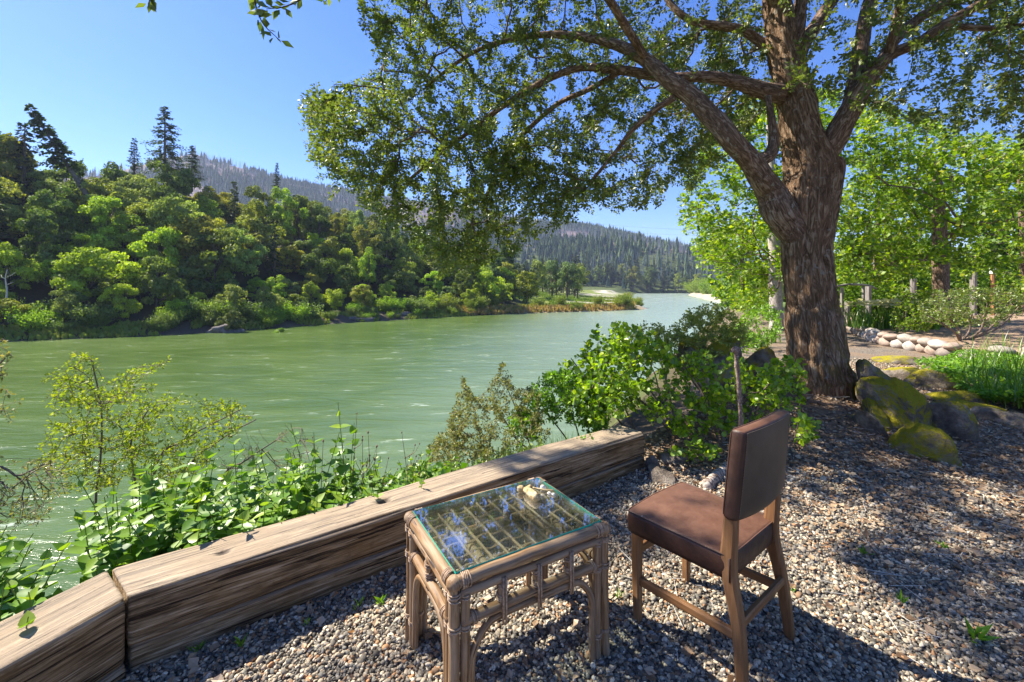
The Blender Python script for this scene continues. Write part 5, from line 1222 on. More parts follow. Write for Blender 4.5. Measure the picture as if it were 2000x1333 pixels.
def timber(label, a, dirv, length, w, h, z0, seed, knots=(), name='timber', wane=.012, bow=0.0, m0=0.0, m1=0.0):
    """sawn balk: a = near corner of the front face on plan, front face along dirv, thickness to the left"""
    dirv = np.array(dirv) / np.linalg.norm(dirv); nrm = np.array([-dirv[1], dirv[0]])
    n, k = int(length * 100), 96
    s = np.linspace(0, length, n)
    # rounded rectangle section
    per = 2 * (w + h); t_ = np.linspace(0, per, k, endpoint=False); Y, Z = [], []
    for q in t_:
        if q < w: Y.append(q); Z.append(h)
        elif q < w + h: Y.append(w); Z.append(h - (q - w))
        elif q < 2 * w + h: Y.append(w - (q - w - h)); Z.append(0)
        else: Y.append(0); Z.append(q - 2 * w - h)
    Y, Z = np.array(Y), np.array(Z); cy, cz = w / 2, h / 2
    S = np.repeat(s[:, None], k, 1); Yg = np.repeat(Y[None], n, 0); Zg = np.repeat(Z[None], n, 0)
    tc = np.stack([S, Yg, Zg], -1) + seed * 3.7
    # round the arrises, more where the timber is waney
    wv = .004 + wane * .6 * (1 + vnoise(np.stack([S * 1.4, Yg * 0 + seed, 0 * S], -1), seed))
    ey = np.minimum(Yg, w - Yg); ez = np.minimum(Zg, h - Zg); rr_ = np.clip(wv - np.hypot(ey, ez), 0, None)
    Yg = Yg + np.sign(cy - Yg) * rr_ * .6; Zg = Zg + np.sign(cz - Zg) * rr_ * .6
    g = fbm(tc * np.array([1.6, 60, 60]), 3, seed) * .0025 + fbm(tc * np.array([.9, 9, 9]), 2, seed + 3) * .003
    cr = vnoise(tc * np.array([.8, 30, 30]), seed + 9); g = g - np.clip(-.7 - cr, 0, 1) * .02
    dirc = np.stack([0 * S, (Yg - cy) / cy, (Zg - cz) / cz], -1); m_ = np.maximum(np.abs(dirc[..., 1]), np.abs(dirc[..., 2])); 
    oy = np.where(np.abs(dirc[..., 1]) >= np.abs(dirc[..., 2]), np.sign(dirc[..., 1]), 0); oz = np.where(oy == 0, np.sign(dirc[..., 2]), 0)
    kn = np.zeros_like(S)
    for (ks, ky, ra, dp) in knots:
        d2 = ((S - ks) / (ra * 1.7)) ** 2 + ((Yg - ky) / ra) ** 2 + ((Zg - h) / .05) ** 2; ring = np.exp(-d2 * 1.2); g = g - dp * ring; kn = np.maximum(kn, np.where(d2 < 1.2, .9, 0))
    Yg = Yg + oy * g; Zg = Zg + oz * g
    bz = bow * np.sin(np.pi * S / length)
    endw = np.clip(1 - np.minimum(S, length - S) / .006, 0, 1) * .003
    Yg = Yg + np.sign(cy - Yg) * endw; Zg = Zg + np.sign(cz - Zg) * endw
    Sm = S + np.repeat(Y[None], n, 0) * (m0 * (1 - S / length) + m1 * S / length)
    XY = np.array(a)[None, None] + dirv * Sm[..., None] + nrm * (Yg + .012 * vnoise(np.stack([S * .9, 0 * S, 0 * S + seed], -1), 2))[..., None]
    V = np.concatenate([XY, (Zg + z0 + bz)[..., None]], -1).reshape(-1, 3)
    i, j = np.meshgrid(np.arange(n - 1), np.arange(k), indexing='ij'); j2 = (j + 1) % k
    Fq = np.stack([i * k + j, (i + 1) * k + j, (i + 1) * k + j2, i * k + j2], -1).reshape(-1, 4)
    c0, c1 = len(V), len(V) + 1; jj = np.arange(k)
    V = np.vstack([V, V[:k].mean(0) , V[-k:].mean(0)])
    F3 = np.vstack([np.stack([np.full(k, c0), jj, (jj + 1) % k], -1), np.stack([np.full(k, c1), (n - 1) * k + (jj + 1) % k, (n - 1) * k + jj], -1)])
    TC = np.vstack([tc.reshape(-1, 3), tc[0].mean(0), tc[-1].mean(0)])
    org = np.array([*a, 0.0])
    me = mesh(name, V - org, [Fq, F3], {'tc': TC, 'rnd': np.append(kn.ravel(), [0, 0])}, True, BEAM)
    return tag(link(name, me, loc=org), label, 'wooden beam')
J = G(250, 1168, .28)[:2] ; Jf = np.array([-1.385, 1.562]); E_ = np.array([1.02, 3.33])
dv = E_ - Jf; Ln = float(np.linalg.norm(dv))
timber('long upper timber of the low river wall, with two knots in its grey top', Jf, dv, Ln, .255, .185, .098, 1, knots=((.32, .12, .016, .02), (1.02, .15, .022, .03)), wane=.018, m0=-.28)
timber('lower timber half sunk in gravel under the long upper one', Jf + np.array([.006, .002]), dv, Ln - .0, .25, .16, -.066, 2, wane=.012, m0=-.28)
dl = np.array([-.36, -.93]); dl /= np.linalg.norm(dl)
Lj = Jf + np.array([-.004, -.006])
timber('short weathered timber running out of the frame at bottom left', Lj + dl * 1.9, -dl, 1.895, .27, .24, .045, 3, wane=.012, m1=.27)
timber('buried lower timber beneath the short left one', Lj + dl * 1.9 + np.array([.003, 0]), -dl, 1.895, .26, .14, -.098, 4, m1=.27)

# ------------------------------------------------------------------ rattan table
RAT = NT('rattan_cane'); v = RAT.tc()
g1 = RAT.noise(RAT.mapv(v, (110, 110, 7)), 1.0, 5, .6, .3); g2 = RAT.noise(RAT.mapv(v, (30, 30, 4)), 1.0, 4, .6)
c = RAT.ramp(g1, [(.3, (.085, .040, .016)), (.5, (.25, .14, .062)), (.72, (.42, .28, .15))]); c = RAT.mix(RAT.mr(g2, .42, .62, 0, .5), c, (.36, .28, .20))
c = RAT.mix(RAT.mr(RAT.noise(RAT.mapv(v, (60, 60, 5)), 1.0, 2), .64, .69), c, (.04, .022, .015))
RAT = RAT.done(RAT.bsdf(c, .6, .35, RAT.bump(g1, .4, .002)))
BIND = NT('cane_binding'); v = BIND.tc(); g1 = BIND.noise(v, 120, 4); BIND = BIND.done(BIND.bsdf(BIND.ramp(g1, [(.3, (.20, .12, .07)), (.7, (.52, .38, .26))]), .6, .3, BIND.bump(g1, .3, .001)))
TAN = NT('tan_cane'); v = TAN.tc(); g1 = TAN.noise(TAN.mapv(v, (90, 90, 6)), 1.0, 4); TAN = TAN.done(TAN.bsdf(TAN.ramp(g1, [(.3, (.50, .30, .16)), (.7, (.74, .54, .36))]), .55, .35))
TL, TW_, TH_ = .655, .488, .505
tl = np.array([(790 - CX) / F_PX * 1.735, 1.735])
ta = math.atan2(.505, .863)
tcx, tcy = -.027, 1.688
table = thing('rattan_table', 'low rattan side table with a glass top over woven cane', 'table', (tcx, tcy, 0), ta)
def cane(name, P, r, mat=RAT, n=None, k=12, wob=.0015):
    P = np.array(P, float); n = n or max(6, int(np.sum(np.linalg.norm(np.diff(P, axis=0), axis=1)) / .02))
    Q = catmull(P, n); off = R.random() * 20
    Q = Q + fbm(np.stack([np.linspace(0, n * .25, n) + off, np.full(n, off), np.zeros(n)], -1), 2, 3)[:, None] * wob
    m = MB(); tube(m, Q, r, k, disp=lambda tc, rr: rr * .07 * fbm(tc * np.array([60, 60, 12.]), 2, 5)); return m.obj(name, mat, table)
def binding(P, axis, r, turns=4, wdt=.005):
    """flat strips wound round a cane"""
    m = MB(); axis = np.array(axis, float); axis /= np.linalg.norm(axis); P = np.array(P, float)
    u_ = np.cross(axis, [0, 0, 1.0]) if abs(axis[2]) < .9 else np.cross(axis, [1.0, 0, 0]); u_ /= np.linalg.norm(u_); v_ = np.cross(axis, u_)
    for q in range(turns):
        c = P + axis * (q - (turns - 1) / 2) * wdt * 1.12; a = np.linspace(0, 2 * np.pi, 17)
        tilt = R.uniform(-.25, .25)
        Q = c + (u_ * np.cos(a)[:, None] + v_ * np.sin(a)[:, None]) * (r + .0012) + axis * (np.cos(a) * r * tilt)[:, None]
        tube(m, Q, wdt * .5, 5, cap=False)
    return m.obj('binding', BIND, table)
hl, hw = TL / 2, TW_ / 2; RT = .021
zt = TH_ - RT
for sy in (-1, 1): cane('top_rail', [(-hl + RT, sy * (hw - RT), zt), (0, sy * (hw - RT), zt + .002), (hl - RT, sy * (hw - RT), zt)], RT, k=16)
for sx in (-1, 1): cane('top_rail', [(sx * (hl - RT), -hw + RT, zt - .003), (sx * (hl - RT), 0, zt), (sx * (hl - RT), hw - RT, zt - .003)], RT, k=16)
for sx in (-1, 1):
    for sy in (-1, 1):
        m = MB(); V, Fc = ico(3); V = V * (1 + .05 * fbm(V * 2, 2, 3)[:, None]); m.add(V * [.026, .026, .023] + [sx * (hl - RT), sy * (hw - RT), zt], Fc); m.obj('corner_knuckle', RAT, table)
        X_, Y_ = sx * (hl - RT), sy * (hw - RT)
        cane('leg', [(X_ * 1.0, Y_, zt), (X_, Y_, .25), (X_ * 1.015, Y_ * 1.015, -.02)], .0175)
        cane('leg', [(X_ - sx * .036, Y_ + sy * .001, zt - .045), (X_ - sx * .036, Y_, .2), (X_ - sx * .032, Y_, -.015)], .0155)
        cane('leg', [(X_, Y_ - sy * .036, zt - .045), (X_, Y_ - sy * .036, .2), (X_, Y_ - sy * .031, -.015)], .0155)
        for z_ in (zt - .04, .345, .10):
            binding((X_, Y_, z_), (0, 0, 1), .0185, 4 if z_ > .2 else 3); binding((X_ - sx * .036, Y_, z_ - .006), (0, 0, 1), .0165, 3)
            if z_ > .2 or True: binding((X_, Y_ - sy * .036, z_ - .006), (0, 0, 1), .0165, 3)
        binding((X_ - sx * .035, Y_, zt), (1, 0, 0), RT + .001, 5); binding((X_, Y_ - sy * .035, zt), (0, 1, 0), RT + .001, 5)
        binding((X_ - sx * .062, Y_, .355), (1, 0, 0), .0185, 3); binding((X_, Y_ - sy * .062, .355), (0, 1, 0), .0185, 3)
for sy in (-1, 1):
    Y_ = sy * (hw - RT)
    cane('rail', [(-hl + .04, Y_, zt - .040), (hl - .04, Y_, zt - .040)], .0145)
    cane('rail', [(-hl + .045, Y_, .355), (0, Y_, .358), (hl - .045, Y_, .355)], .0175)
    cane('arch', [(-hl + .078, Y_, -.01), (-hl + .078, Y_, .17), (-hl + .088, Y_, .25), (-hl + .135, Y_, .312), (-hl + .2, Y_, .325), (0, Y_, .326), (hl - .2, Y_, .325), (hl - .135, Y_, .312), (hl - .088, Y_, .25), (hl - .078, Y_, .17), (hl - .078, Y_, -.01)], .0125, n=50)
    for fx in (-.42, -.0, .42):
        x_ = fx * hl * 1.0; cane('post', [(x_, Y_, .34), (x_, Y_, zt - .03)], .0145, n=8)
        binding((x_, Y_, .385), (0, 0, 1), .0155, 4); binding((x_, Y_, zt - .062), (0, 0, 1), .0155, 3)
        m = MB()
        for o_ in (-.005, .005): tube(m, [(x_ + o_, Y_ + sy * -.0 - .020 * 1, .305), (x_ + o_, Y_ - .0205, .37), (x_ + o_, Y_ - .019, .40), (x_ + o_, Y_ - .019, zt - .03)], .0042, 5)
        m.obj('binding', BIND, table)
for sx in (-1, 1):
    X_ = sx * (hl - RT)
    cane('rail', [(X_, -hw + .04, zt - .040), (X_, hw - .04, zt - .040)], .0145)
    cane('rail', [(X_, -hw + .045, .355), (X_, 0, .358), (X_, hw - .045, .355)], .0175)
    cane('arch', [(X_, -hw + .078, -.01), (X_, -hw + .078, .17), (X_, -hw + .1, .27), (X_, -hw + .15, .318), (X_, 0, .326), (X_, hw - .15, .318), (X_, hw - .1, .27), (X_, hw - .078, .17), (X_, hw - .078, -.01)], .0125, n=44)
    cane('post', [(X_, 0, .34), (X_, 0, zt - .03)], .0145, n=8); binding((X_, 0, .385), (0, 0, 1), .0155, 4); binding((X_, 0, zt - .062), (0, 0, 1), .0155, 3)
# woven lattice under the glass
ix, iy = hl - 2 * RT, hw - 2 * RT; zl = zt - .004
nr_, nc_ = 10, 6
for q in range(nr_):
    x_ = -ix + (q + .5) * 2 * ix / nr_; yy_ = np.linspace(-iy - .008, iy + .008, 40)
    P = np.stack([np.full(40, x_) + .001 * np.sin(yy_ * 30), yy_, zl + .0012 * np.cos((yy_ + iy) / (2 * iy) * nc_ * np.pi + (q % 2) * np.pi)], -1)
    m = MB(); tube(m, P, .0055, 8); m.obj('cane_strut', TAN, table)
for q in range(nc_):
    y_ = -iy + (q + .5) * 2 * iy / nc_; xx_ = np.linspace(-ix - .008, ix + .008, 80)
    for off in (-.0045, .0045):
        P = np.stack([xx_, y_ + off * (1.2 - .9 * np.abs(np.cos((xx_ + ix) / (2 * ix) * nr_ * np.pi))) + .003 * np.sin(xx_ * 19 + q), zl - .0068 * np.cos((xx_ + ix) / (2 * ix) * nr_ * np.pi + (q % 2) * np.pi)], -1)
        m = MB(); tube(m, P, .0026, 5); m.obj('cane_weaver', TAN, table)
cane('cross_bar', [(.16, -hw + .03, zt - .035), (.16, hw - .03, zt - .035)], .016, mat=TAN)
cane('cross_bar', [(-.16, -hw + .03, zt - .035), (-.16, hw - .03, zt - .035)], .016, mat=TAN)
# glass plate lying in the frame
gt = NT('clear_glass'); lw = gt.new('ShaderNodeLayerWeight'); lw.inputs[0].default_value = .5
fr = gt.new('ShaderNodeMath', operation='MULTIPLY_ADD'); gt.set(fr.inputs[0], gt.math('POWER', lw.outputs['Facing'], 3.2)); fr.inputs[1].default_value = .9; fr.inputs[2].default_value = .25
tr_ = gt.new('ShaderNodeBsdfTransparent'); tr_.inputs[0].default_value = (.88, .94, .92, 1); gl_ = gt.new('ShaderNodeBsdfGlossy'); gl_.inputs['Roughness'].default_value = .015; gl_.inputs['Color'].default_value = (1, 1, 1, 1)
dif = gt.new('ShaderNodeBsdfDiffuse'); dif.inputs[0].default_value = (.5, .5, .5, 1)
mx = gt.new('ShaderNodeMixShader'); gt.l.new(fr.outputs[0], mx.inputs[0]); gt.l.new(tr_.outputs[0], mx.inputs[1]); gt.l.new(gl_.outputs[0], mx.inputs[2])
mx2 = gt.new('ShaderNodeMixShader'); gt.set(mx2.inputs[0], gt.mr(gt.noise(gt.pos(), 9, 5, .7), .5, .75, .015, .12)); gt.l.new(mx.outputs[0], mx2.inputs[1]); gt.l.new(dif.outputs[0], mx2.inputs[2])
GLASS = gt.done(mx2.outputs[0])
ge = NT('green_glass_edge'); GEDGE = ge.done(ge.bsdf((.03, .50, .34), .12, .6))
gx_, gy_, gz_, gh = hl - RT * 1.35, hw - RT * 1.35, zt + .0197, .008
glass = MB(); glass.add([(-gx_, -gy_, gz_ + gh), (gx_, -gy_, gz_ + gh), (gx_, gy_, gz_ + gh), (-gx_, gy_, gz_ + gh)], np.array([[0, 1, 2, 3]]))
glass.add([(-gx_, -gy_, gz_), (gx_, -gy_, gz_), (gx_, gy_, gz_), (-gx_, gy_, gz_)], np.array([[3, 2, 1, 0]]))
gob = link('glass_top', glass.mesh('glass_top', GLASS, False), table)
em = MB(); c4 = [(-gx_, -gy_), (gx_, -gy_), (gx_, gy_), (-gx_, gy_)]
for q in range(4):
    (x0, y0), (x1, y1) = c4[q], c4[(q + 1) % 4]
    em.add([(x0, y0, gz_ + .0003), (x1, y1, gz_ + .0003), (x1, y1, gz_ + gh - .0003), (x0, y0, gz_ + gh - .0003)], np.array([[0, 1, 2, 3]]))
link('glass_edge', em.mesh('glass_edge', GEDGE, False), gob)
ztop = gz_ + gh
def on_table(px, py):
    d = F_PX * (CAMH - ztop) / (py - HY); return np.array([(px - CX) / F_PX * d, d, ztop])
DW = NT('driftwood'); v = DW.tc(); n1 = DW.noise(v, 40, 5, .7); DW = DW.done(DW.bsdf(DW.ramp(n1, [(.3, (.16, .09, .04)), (.5, (.45, .33, .16)), (.72, (.72, .62, .44))]), .8, .2, DW.bump(n1, .6, .004)))
m = MB(); P = catmull([(0, 0, .012), (.018, -.024, .017), (.030, -.050, .017), (.046, -.072, .014), (.058, -.084, .011)], 22); tube(m, P, np.interp(np.linspace(0, 1, 22), [0, .15, .45, .8, 1], [.008, .016, .017, .017, .009]), 18, disp=lambda tc, rr: rr * .35 * fbm(tc * 55, 3, 9))
V, Fc = ico(3); m.add(V * (1 + .35 * fbm(V * 2, 3, 8)[:, None]) * [.016, .014, .014] + [-.016, .004, .014], Fc); V2 = V * (1 + .3 * fbm(V * 2, 3, 18)[:, None]) * [.013, .014, .012] + [.024, .012, .014]; m.add(V2, Fc)
tag(m.obj('driftwood', DW, loc=on_table(1024, 962)), 'knobbly pale lump of driftwood lying on the glass table top', 'driftwood')
m = MB(); tube(m, catmull([(0, 0, .010), (.04, -.014, .008), (.095, -.022, .006)], 10), np.linspace(.0035, .0045, 10), 8); tag(m.obj('twig', DW, loc=on_table(1040, 957)), 'thin curved twig leaning against the driftwood on the glass', 'twig')
WS = NT('pale_pebble'); WS = WS.done(WS.bsdf((.72, .66, .56), .6, .3))
for q, (px, py, s, lab) in enumerate(((1060, 958, (.022, .017, .026), 'cream coloured little upright stone on the glass, behind the twig'), (1073, 966, (.019, .016, .013), 'tiny white pebble on the glass, left of a pair'), (1081, 968, (.018, .015, .012), 'tiny white pebble on the glass, right of a pair'), (986, 1000, (.012, .010, .008), 'small pinkish bead alone in the middle of the glass'))):
    tag(rock('pebble', s, WS, 90 + q, .2, 0, 2, loc=on_table(px, py) + [0, 0, s[2] * .42]), lab, 'pebble')

# ------------------------------------------------------------------ chair
LEA = NT('brown_leather'); v = LEA.tc(); n1 = LEA.noise(v, 6, 5, .65); n2 = LEA.noise(v, 130, 4, .7); n3 = LEA.noise(v, 26, 4, .7)
c = LEA.ramp(n1, [(.3, (.022, .009, .006)), (.5, (.050, .020, .012)), (.7, (.085, .038, .022))]); 
gN = LEA.new('ShaderNodeNewGeometry'); sN = LEA.new('ShaderNodeSeparateXYZ'); LEA.set(sN.inputs[0], gN.outputs['True Normal'])
c = LEA.mix(LEA.math('MULTIPLY', LEA.mr(sN.outputs[2], .6, .95), .75), c, LEA.mix(n3, (.10, .042, .024), (.22, .11, .068)))   # dusty sitting face, paler than the sides
c = LEA.mix(LEA.mr(LEA.noise(v, 40, 2), .765, .78), c, (.6, .56, .5))
c = LEA.mix(LEA.attr('rnd').outputs['Fac'], c, (.10, .08, .06))
LEA = LEA.done(LEA.bsdf(c, LEA.mr(n3, .3, .7, .42, .62), .45, LEA.bump(n2, .25, .001, LEA.bump(n1, .5, .012))))
CW = wood_mat('chair_wood', (.09, .038, .015), (.21, .10, .04), (.34, .19, .09), (70, 70, 4), .55, .3, .001, crack=False)
THR = NT('stitching'); THR = THR.done(THR.bsdf((.30, .22, .15), .8))
ca = math.radians(38.5); chair = thing('chair', 'brown leather upholstered dining chair seen from behind beside the table', 'chair', (.795, 1.79, 0), ca)
ci = np.array(Matrix.Rotation(-ca, 3, 'Z'))
def cl(p): p = np.array([p[0] - .84, p[1] - 1.79, p[2]]); return ci @ p
SZ = .47; hwf, hwr, yf, yr = .216, .196, .215, -.195
def quadbar(name, P, sx, sy, mat=CW):
    """square bar through points, sizes per point"""
    P = np.array(P, float); n = len(P); m = MB(); sx = np.broadcast_to(sx, n); sy = np.broadcast_to(sy, n); V = []; b = .18
    sec = np.array([(-.5, -.5 + b), (-.5 + b, -.5), (.5 - b, -.5), (.5, -.5 + b), (.5, .5 - b), (.5 - b, .5), (-.5 + b, .5), (-.5, .5 - b)])
    T = unit(np.gradient(P, axis=0)); ax = abs(P[-1] - P[0]); vert = ax[2] > max(ax[0], ax[1])
    A = np.array([1.0, 0, 0]) if vert else unit(np.cross([0, 0, 1.0], P[-1] - P[0])); 
    for i_ in range(n):
        B = np.cross(T[i_], A); B /= np.linalg.norm(B); A2 = np.cross(B, T[i_])
        V.append(P[i_] + A2 * sec[:, 0:1] * sx[i_] + B * sec[:, 1:2] * sy[i_])
    V = np.concatenate(V); j = np.arange(8); Fq = np.concatenate([np.stack([i_ * 8 + j, i_ * 8 + (j + 1) % 8, (i_ + 1) * 8 + (j + 1) % 8, (i_ + 1) * 8 + j], -1) for i_ in range(n - 1)])
    V = np.vstack([V, P[0], P[-1]]); F3 = np.vstack([np.stack([np.full(8, n * 8), (j + 1) % 8, j], -1), np.stack([np.full(8, n * 8 + 1), (n - 1) * 8 + j, (n - 1) * 8 + (j + 1) % 8], -1)])
    if vert: tc = V
    elif ax[0] > ax[1]: tc = V[:, [2, 1, 0]]
    else: tc = V[:, [0, 2, 1]]
    m.add(V, [Fq, F3], tc + R.random() * 5); o = m.obj(name, mat, chair, smooth=False); return o
for s in (-1, 1):
    quadbar('leg', catmull([(s * (hwf - .025), yf - .028, -.015), (s * (hwf - .022), yf - .026, .2), (s * (hwf - .022), yf - .026, SZ - .08)], 8), np.linspace(.030, .040, 8), np.linspace(.030, .042, 8))
    quadbar('leg', catmull([(s * (hwr + .012), yr - .052, -.015), (s * (hwr - .005), yr - .028, .22), (s * (hwr - .012), yr + .008, .40), (s * (hwr - .012), yr + .004, .52), (s * (hwr - .014), yr - .004, .66), (s * (hwr - .014), yr - .016, .80)], 16), np.interp(np.linspace(0, 1, 16), [0, .4, 1], [.032, .040, .034]), np.interp(np.linspace(0, 1, 16), [0, .45, .65, 1], [.034, .052, .046, .03]))
    quadbar('stretcher', [(s * (hwf - .024), yf - .035, .175), (s * (hwr - .002), yr - .035, .195)], .022, .034)
quadbar('stretcher', [(-hwr + .01, yr - .032, .235), (hwr - .01, yr - .032, .235)], .020, .034)
quadbar('stretcher', [(-hwf + .03, yf - .028, .30), (hwf - .03, yf - .028, .30)], .020, .034)
# seat cushion
n_ = 34; 
def cushion(name, fpos, nu, nv, edge, rn=0.0, extra=None):
    """closed shell from a (u,v in -1..1, side) -> xyz function"""
    u = np.linspace(-1, 1, nu); v_ = np.linspace(-1, 1, nv); U_, V_ = np.meshgrid(u, v_, indexing='ij')
    A, B = fpos(U_, V_, 1), fpos(U_, V_, -1); nA = nu * nv; m = MB()
    i, j = np.meshgrid(np.arange(nu - 1), np.arange(nv - 1), indexing='ij'); q = np.stack([i * nv + j, (i + 1) * nv + j, (i + 1) * nv + j + 1, i * nv + j + 1], -1).reshape(-1, 4)
    ring = [i_ * nv for i_ in range(nu)] + [(nu - 1) * nv + j_ for j_ in range(1, nv)] + [i_ * nv + nv - 1 for i_ in range(nu - 2, -1, -1)] + [j_ for j_ in range(nv - 2, 0, -1)]
    ring = np.array(ring); k = len(ring); rows = [ring]; V = [A.reshape(-1, 3), B.reshape(-1, 3)]; base = 2 * nA
    PA, PB = A.reshape(-1, 3)[ring], B.reshape(-1, 3)[ring]; ctr = (A.reshape(-1, 3).mean(0) + B.reshape(-1, 3).mean(0)) / 2
    for t_ in np.linspace(0, 1, 7)[1:-1]:
        mid = PA * (1 - t_) + PB * t_; outw = unit((mid - ctr) * np.array(edge)); V.append(mid + outw * .006 * math.sin(math.pi * t_)); rows.append(base + np.arange(k)); base += k
    rows.append(ring + nA); Fs = [q, q[:, ::-1] + nA]
    for a_, b_ in zip(rows[:-1], rows[1:]): Fs.append(np.stack([a_, b_, np.roll(b_, -1), np.roll(a_, -1)], -1))
    V = np.concatenate(V); m.add(V, [np.concatenate(Fs)], V + rn, 0.0); return m, PA
def seatf(U_, V_, s):
    V2 = V_; half = hwf * (1 + V2) / 2 + (hwr + .004) * (1 - V2) / 2
    X_ = U_ * half; Y_ = yr + .0 + (V2 + 1) / 2 * (yf - yr + .006) + .012 * (1 - U_ ** 2) * (V2 > .0) * V2
    pin = .006 * (np.abs(U_) > .97) + 0
    Z_ = SZ - .012 + .020 * (1 - np.abs(U_) ** 2.6) * (1 - np.abs(V2) ** 2.6) + .0015 * fbm(np.stack([U_ * 3, V2 * 3, 0 * U_], -1), 3, 4) if s > 0 else SZ - .098 + 0 * U_
    corner = np.clip(np.abs(U_) + np.abs(V2) - 1.86, 0, 1) * .12
    X_ = X_ * (1 - corner); Y_ = Y_ - corner * np.sign(V2) * .2
    return np.stack([X_, Y_, Z_], -1)
m, ring = cushion('seat', seatf, 40, 40, (1, 1, 0)); seat_o = m.obj('seat', LEA, chair)
m = MB(); rg = np.vstack([ring, ring[:1]]); rg = rg * [1.006, 1.006, 1] + [0, 0, -.001]; tube(m, rg, .0032, 6, cap=False, rnd=0.0); m.obj('piping', LEA, seat_o)
for sx_, x_ in ((-1, 0), (1, 0)):
    m = MB(); tube(m, [(sx_ * (hwr + .0085), yr - .003, SZ - .015), (sx_ * (hwr + .0085), yr - .003, SZ - .098)], .003, 6, rnd=0.0); m.obj('piping', LEA, seat_o)
# back panel
bz0, bz1 = .595, .905
def backf(U_, V_, s):
    z_ = bz0 + (V_ + 1) / 2 * (bz1 - bz0); half = .204 - .003 * V_
    X_ = U_ * half; curve = -.020 * (1 - U_ ** 2); ln_ = yr - .004 - .085 * (z_ - bz0)
    t_ = .023 * (1 - .25 * np.clip(np.abs(V_) - .9, 0, 1) * 10 * .3)
    Y_ = ln_ + curve + (t_ if s > 0 else -t_) + (.010 if s > 0 else -.006) * (1 - np.abs(U_) ** 3) * (1 - np.abs(V_) ** 3)
    Z_ = z_ + .006 * (1 - U_ ** 2) * V_
    corner = np.clip(np.abs(U_) + np.abs(V_) - 1.9, 0, 1) * .10
    return np.stack([X_ * (1 - corner), Y_, Z_ - corner * np.sign(V_) * .12], -1)
m, rB = cushion('backrest', lambda a_, b_, s: backf(a_, b_, s), 40, 34, (1, 0, 1))
back_o = m.obj('backrest', LEA, chair)
# the greyer, plainer outside back cloth (a panel of its own) with its stitched seam
u = np.linspace(-.93, .93, 30); v_ = np.linspace(-.95, .955, 24); U_, V_ = np.meshgrid(u, v_, indexing='ij'); A = backf(U_, V_, -1) + [0, -.0016, 0]
i, j = np.meshgrid(np.arange(29), np.arange(23), indexing='ij'); q = np.stack([i * 24 + j, i * 24 + j + 1, (i + 1) * 24 + j + 1, (i + 1) * 24 + j], -1).reshape(-1, 4)
OUTB = NT('back_leather'); v = OUTB.tc(); n1 = OUTB.noise(v, 7, 5, .65); n2 = OUTB.noise(v, 150, 4, .7); c = OUTB.ramp(n1, [(.3, (.040, .026, .018)), (.7, (.085, .063, .044))])
c = OUTB.mix(OUTB.mr(OUTB.noise(v, 45, 2), .77, .785), c, (.5, .46, .4)); OUTB = OUTB.done(OUTB.bsdf(c, .45, .5, OUTB.bump(n2, .2, .001)))
m = MB(); m.add(A.reshape(-1, 3), q[:, ::-1] if False else q, None, 0.0); m.obj('outside_back', OUTB, back_o)
m = MB()
per = np.concatenate([backf(np.full(60, .945), np.linspace(-.96, .97, 60), -1), backf(np.linspace(.945, -.945, 80), np.full(80, .975), -1), backf(np.full(60, -.945), np.linspace(.97, -.96, 60), -1)]) + [0, -.0025, 0]
sl = np.concatenate([[0], np.cumsum(np.linalg.norm(np.diff(per, axis=0), axis=1))]); tt = np.arange(0, sl[-1] - .004, .0055)
pa = np.stack([np.interp(tt, sl, per[:, q]) for q in range(3)], -1); pb = np.stack([np.interp(tt + .0034, sl, per[:, q]) for q in range(3)], -1)
V, Fc = frustums(pa, pb, np.full(len(pa), .0009), np.full(len(pa), .0009), 4); m.add(V, Fc); so = m.obj('stitching', THR, back_o)
for sx_ in (-1, 1):
    m = MB(); tube(m, backf(np.full(20, sx_ * .995), np.linspace(-.95, .97, 20), 1) + [sx_ * .001, .0, 0], .0028, 6, cap=False, rnd=0.0); m.obj('piping', LEA, back_o)
m = MB(); tube(m, backf(np.linspace(-.97, .97, 30), np.full(30, .995), 1) + [0, 0, .001], .0028, 6, cap=False, rnd=0.0); m.obj('piping', LEA, back_o)

# ------------------------------------------------------------------ rocks round the oak
def rk_(name, label, px, py, size, rot, seed, moss, rough=.3, facet=.8, lift=0.0, cat='rock', z=0.0, sub=4):
    g_ = G(px, py, z); o = setr(tag(rock(name, size, MOSSY, seed, rough, facet, sub, loc=g_ + [0, 0, lift], rot=rot), label, cat), moss); return o
rk_('mossy_rock', 'moss-covered boulder nearest the viewer below the oak trunk', 1795, 898, (.56, .34, .56), (.15, .30, -.65), 301, .50, .26, .8, .04)
rk_('mossy_rock', 'moss-topped boulder right of the nearest one, its dark cleft between them', 1832, 858, (.50, .36, .80), (.1, .35, -.9), 302, .50, .26, .8, .07)
def rk2(name, label, p0, p1, w_, t_, seed, moss, yaw=0.0):
    p0, p1 = np.array(p0), np.array(p1); ax = Vector((p1 - p0).tolist()); q_ = ax.to_track_quat('Z', 'Y') @ Matrix.Rotation(yaw, 3, 'Z').to_quaternion()
    o = setr(tag(rock(name, (w_, t_, ax.length * 1.25), MOSSY, seed, .40, .95, 5, loc=(p0 + p1) / 2), label, 'rock'), moss); o.rotation_mode = 'QUATERNION'; o.rotation_quaternion = q_
rk2('leaning_rock', 'large jagged mossy slab slanting down from the right side of the oak base', W(1808, 880, 3.8), W(1712, 748, 4.25), .52, .46, 303, .50, .5)
rk2('leaning_rock', 'pointed dark rock right against the trunk, its peak above the slanting slab', W(1722, 800, 4.3), W(1694, 718, 4.4), .42, .36, 304, .36, .2)
rk2('leaning_rock', 'narrow grey rock ridge between the trunk and the slanting slab', W(1735, 885, 3.8), W(1702, 800, 4.15), .30, .22, 315, .33, .9)
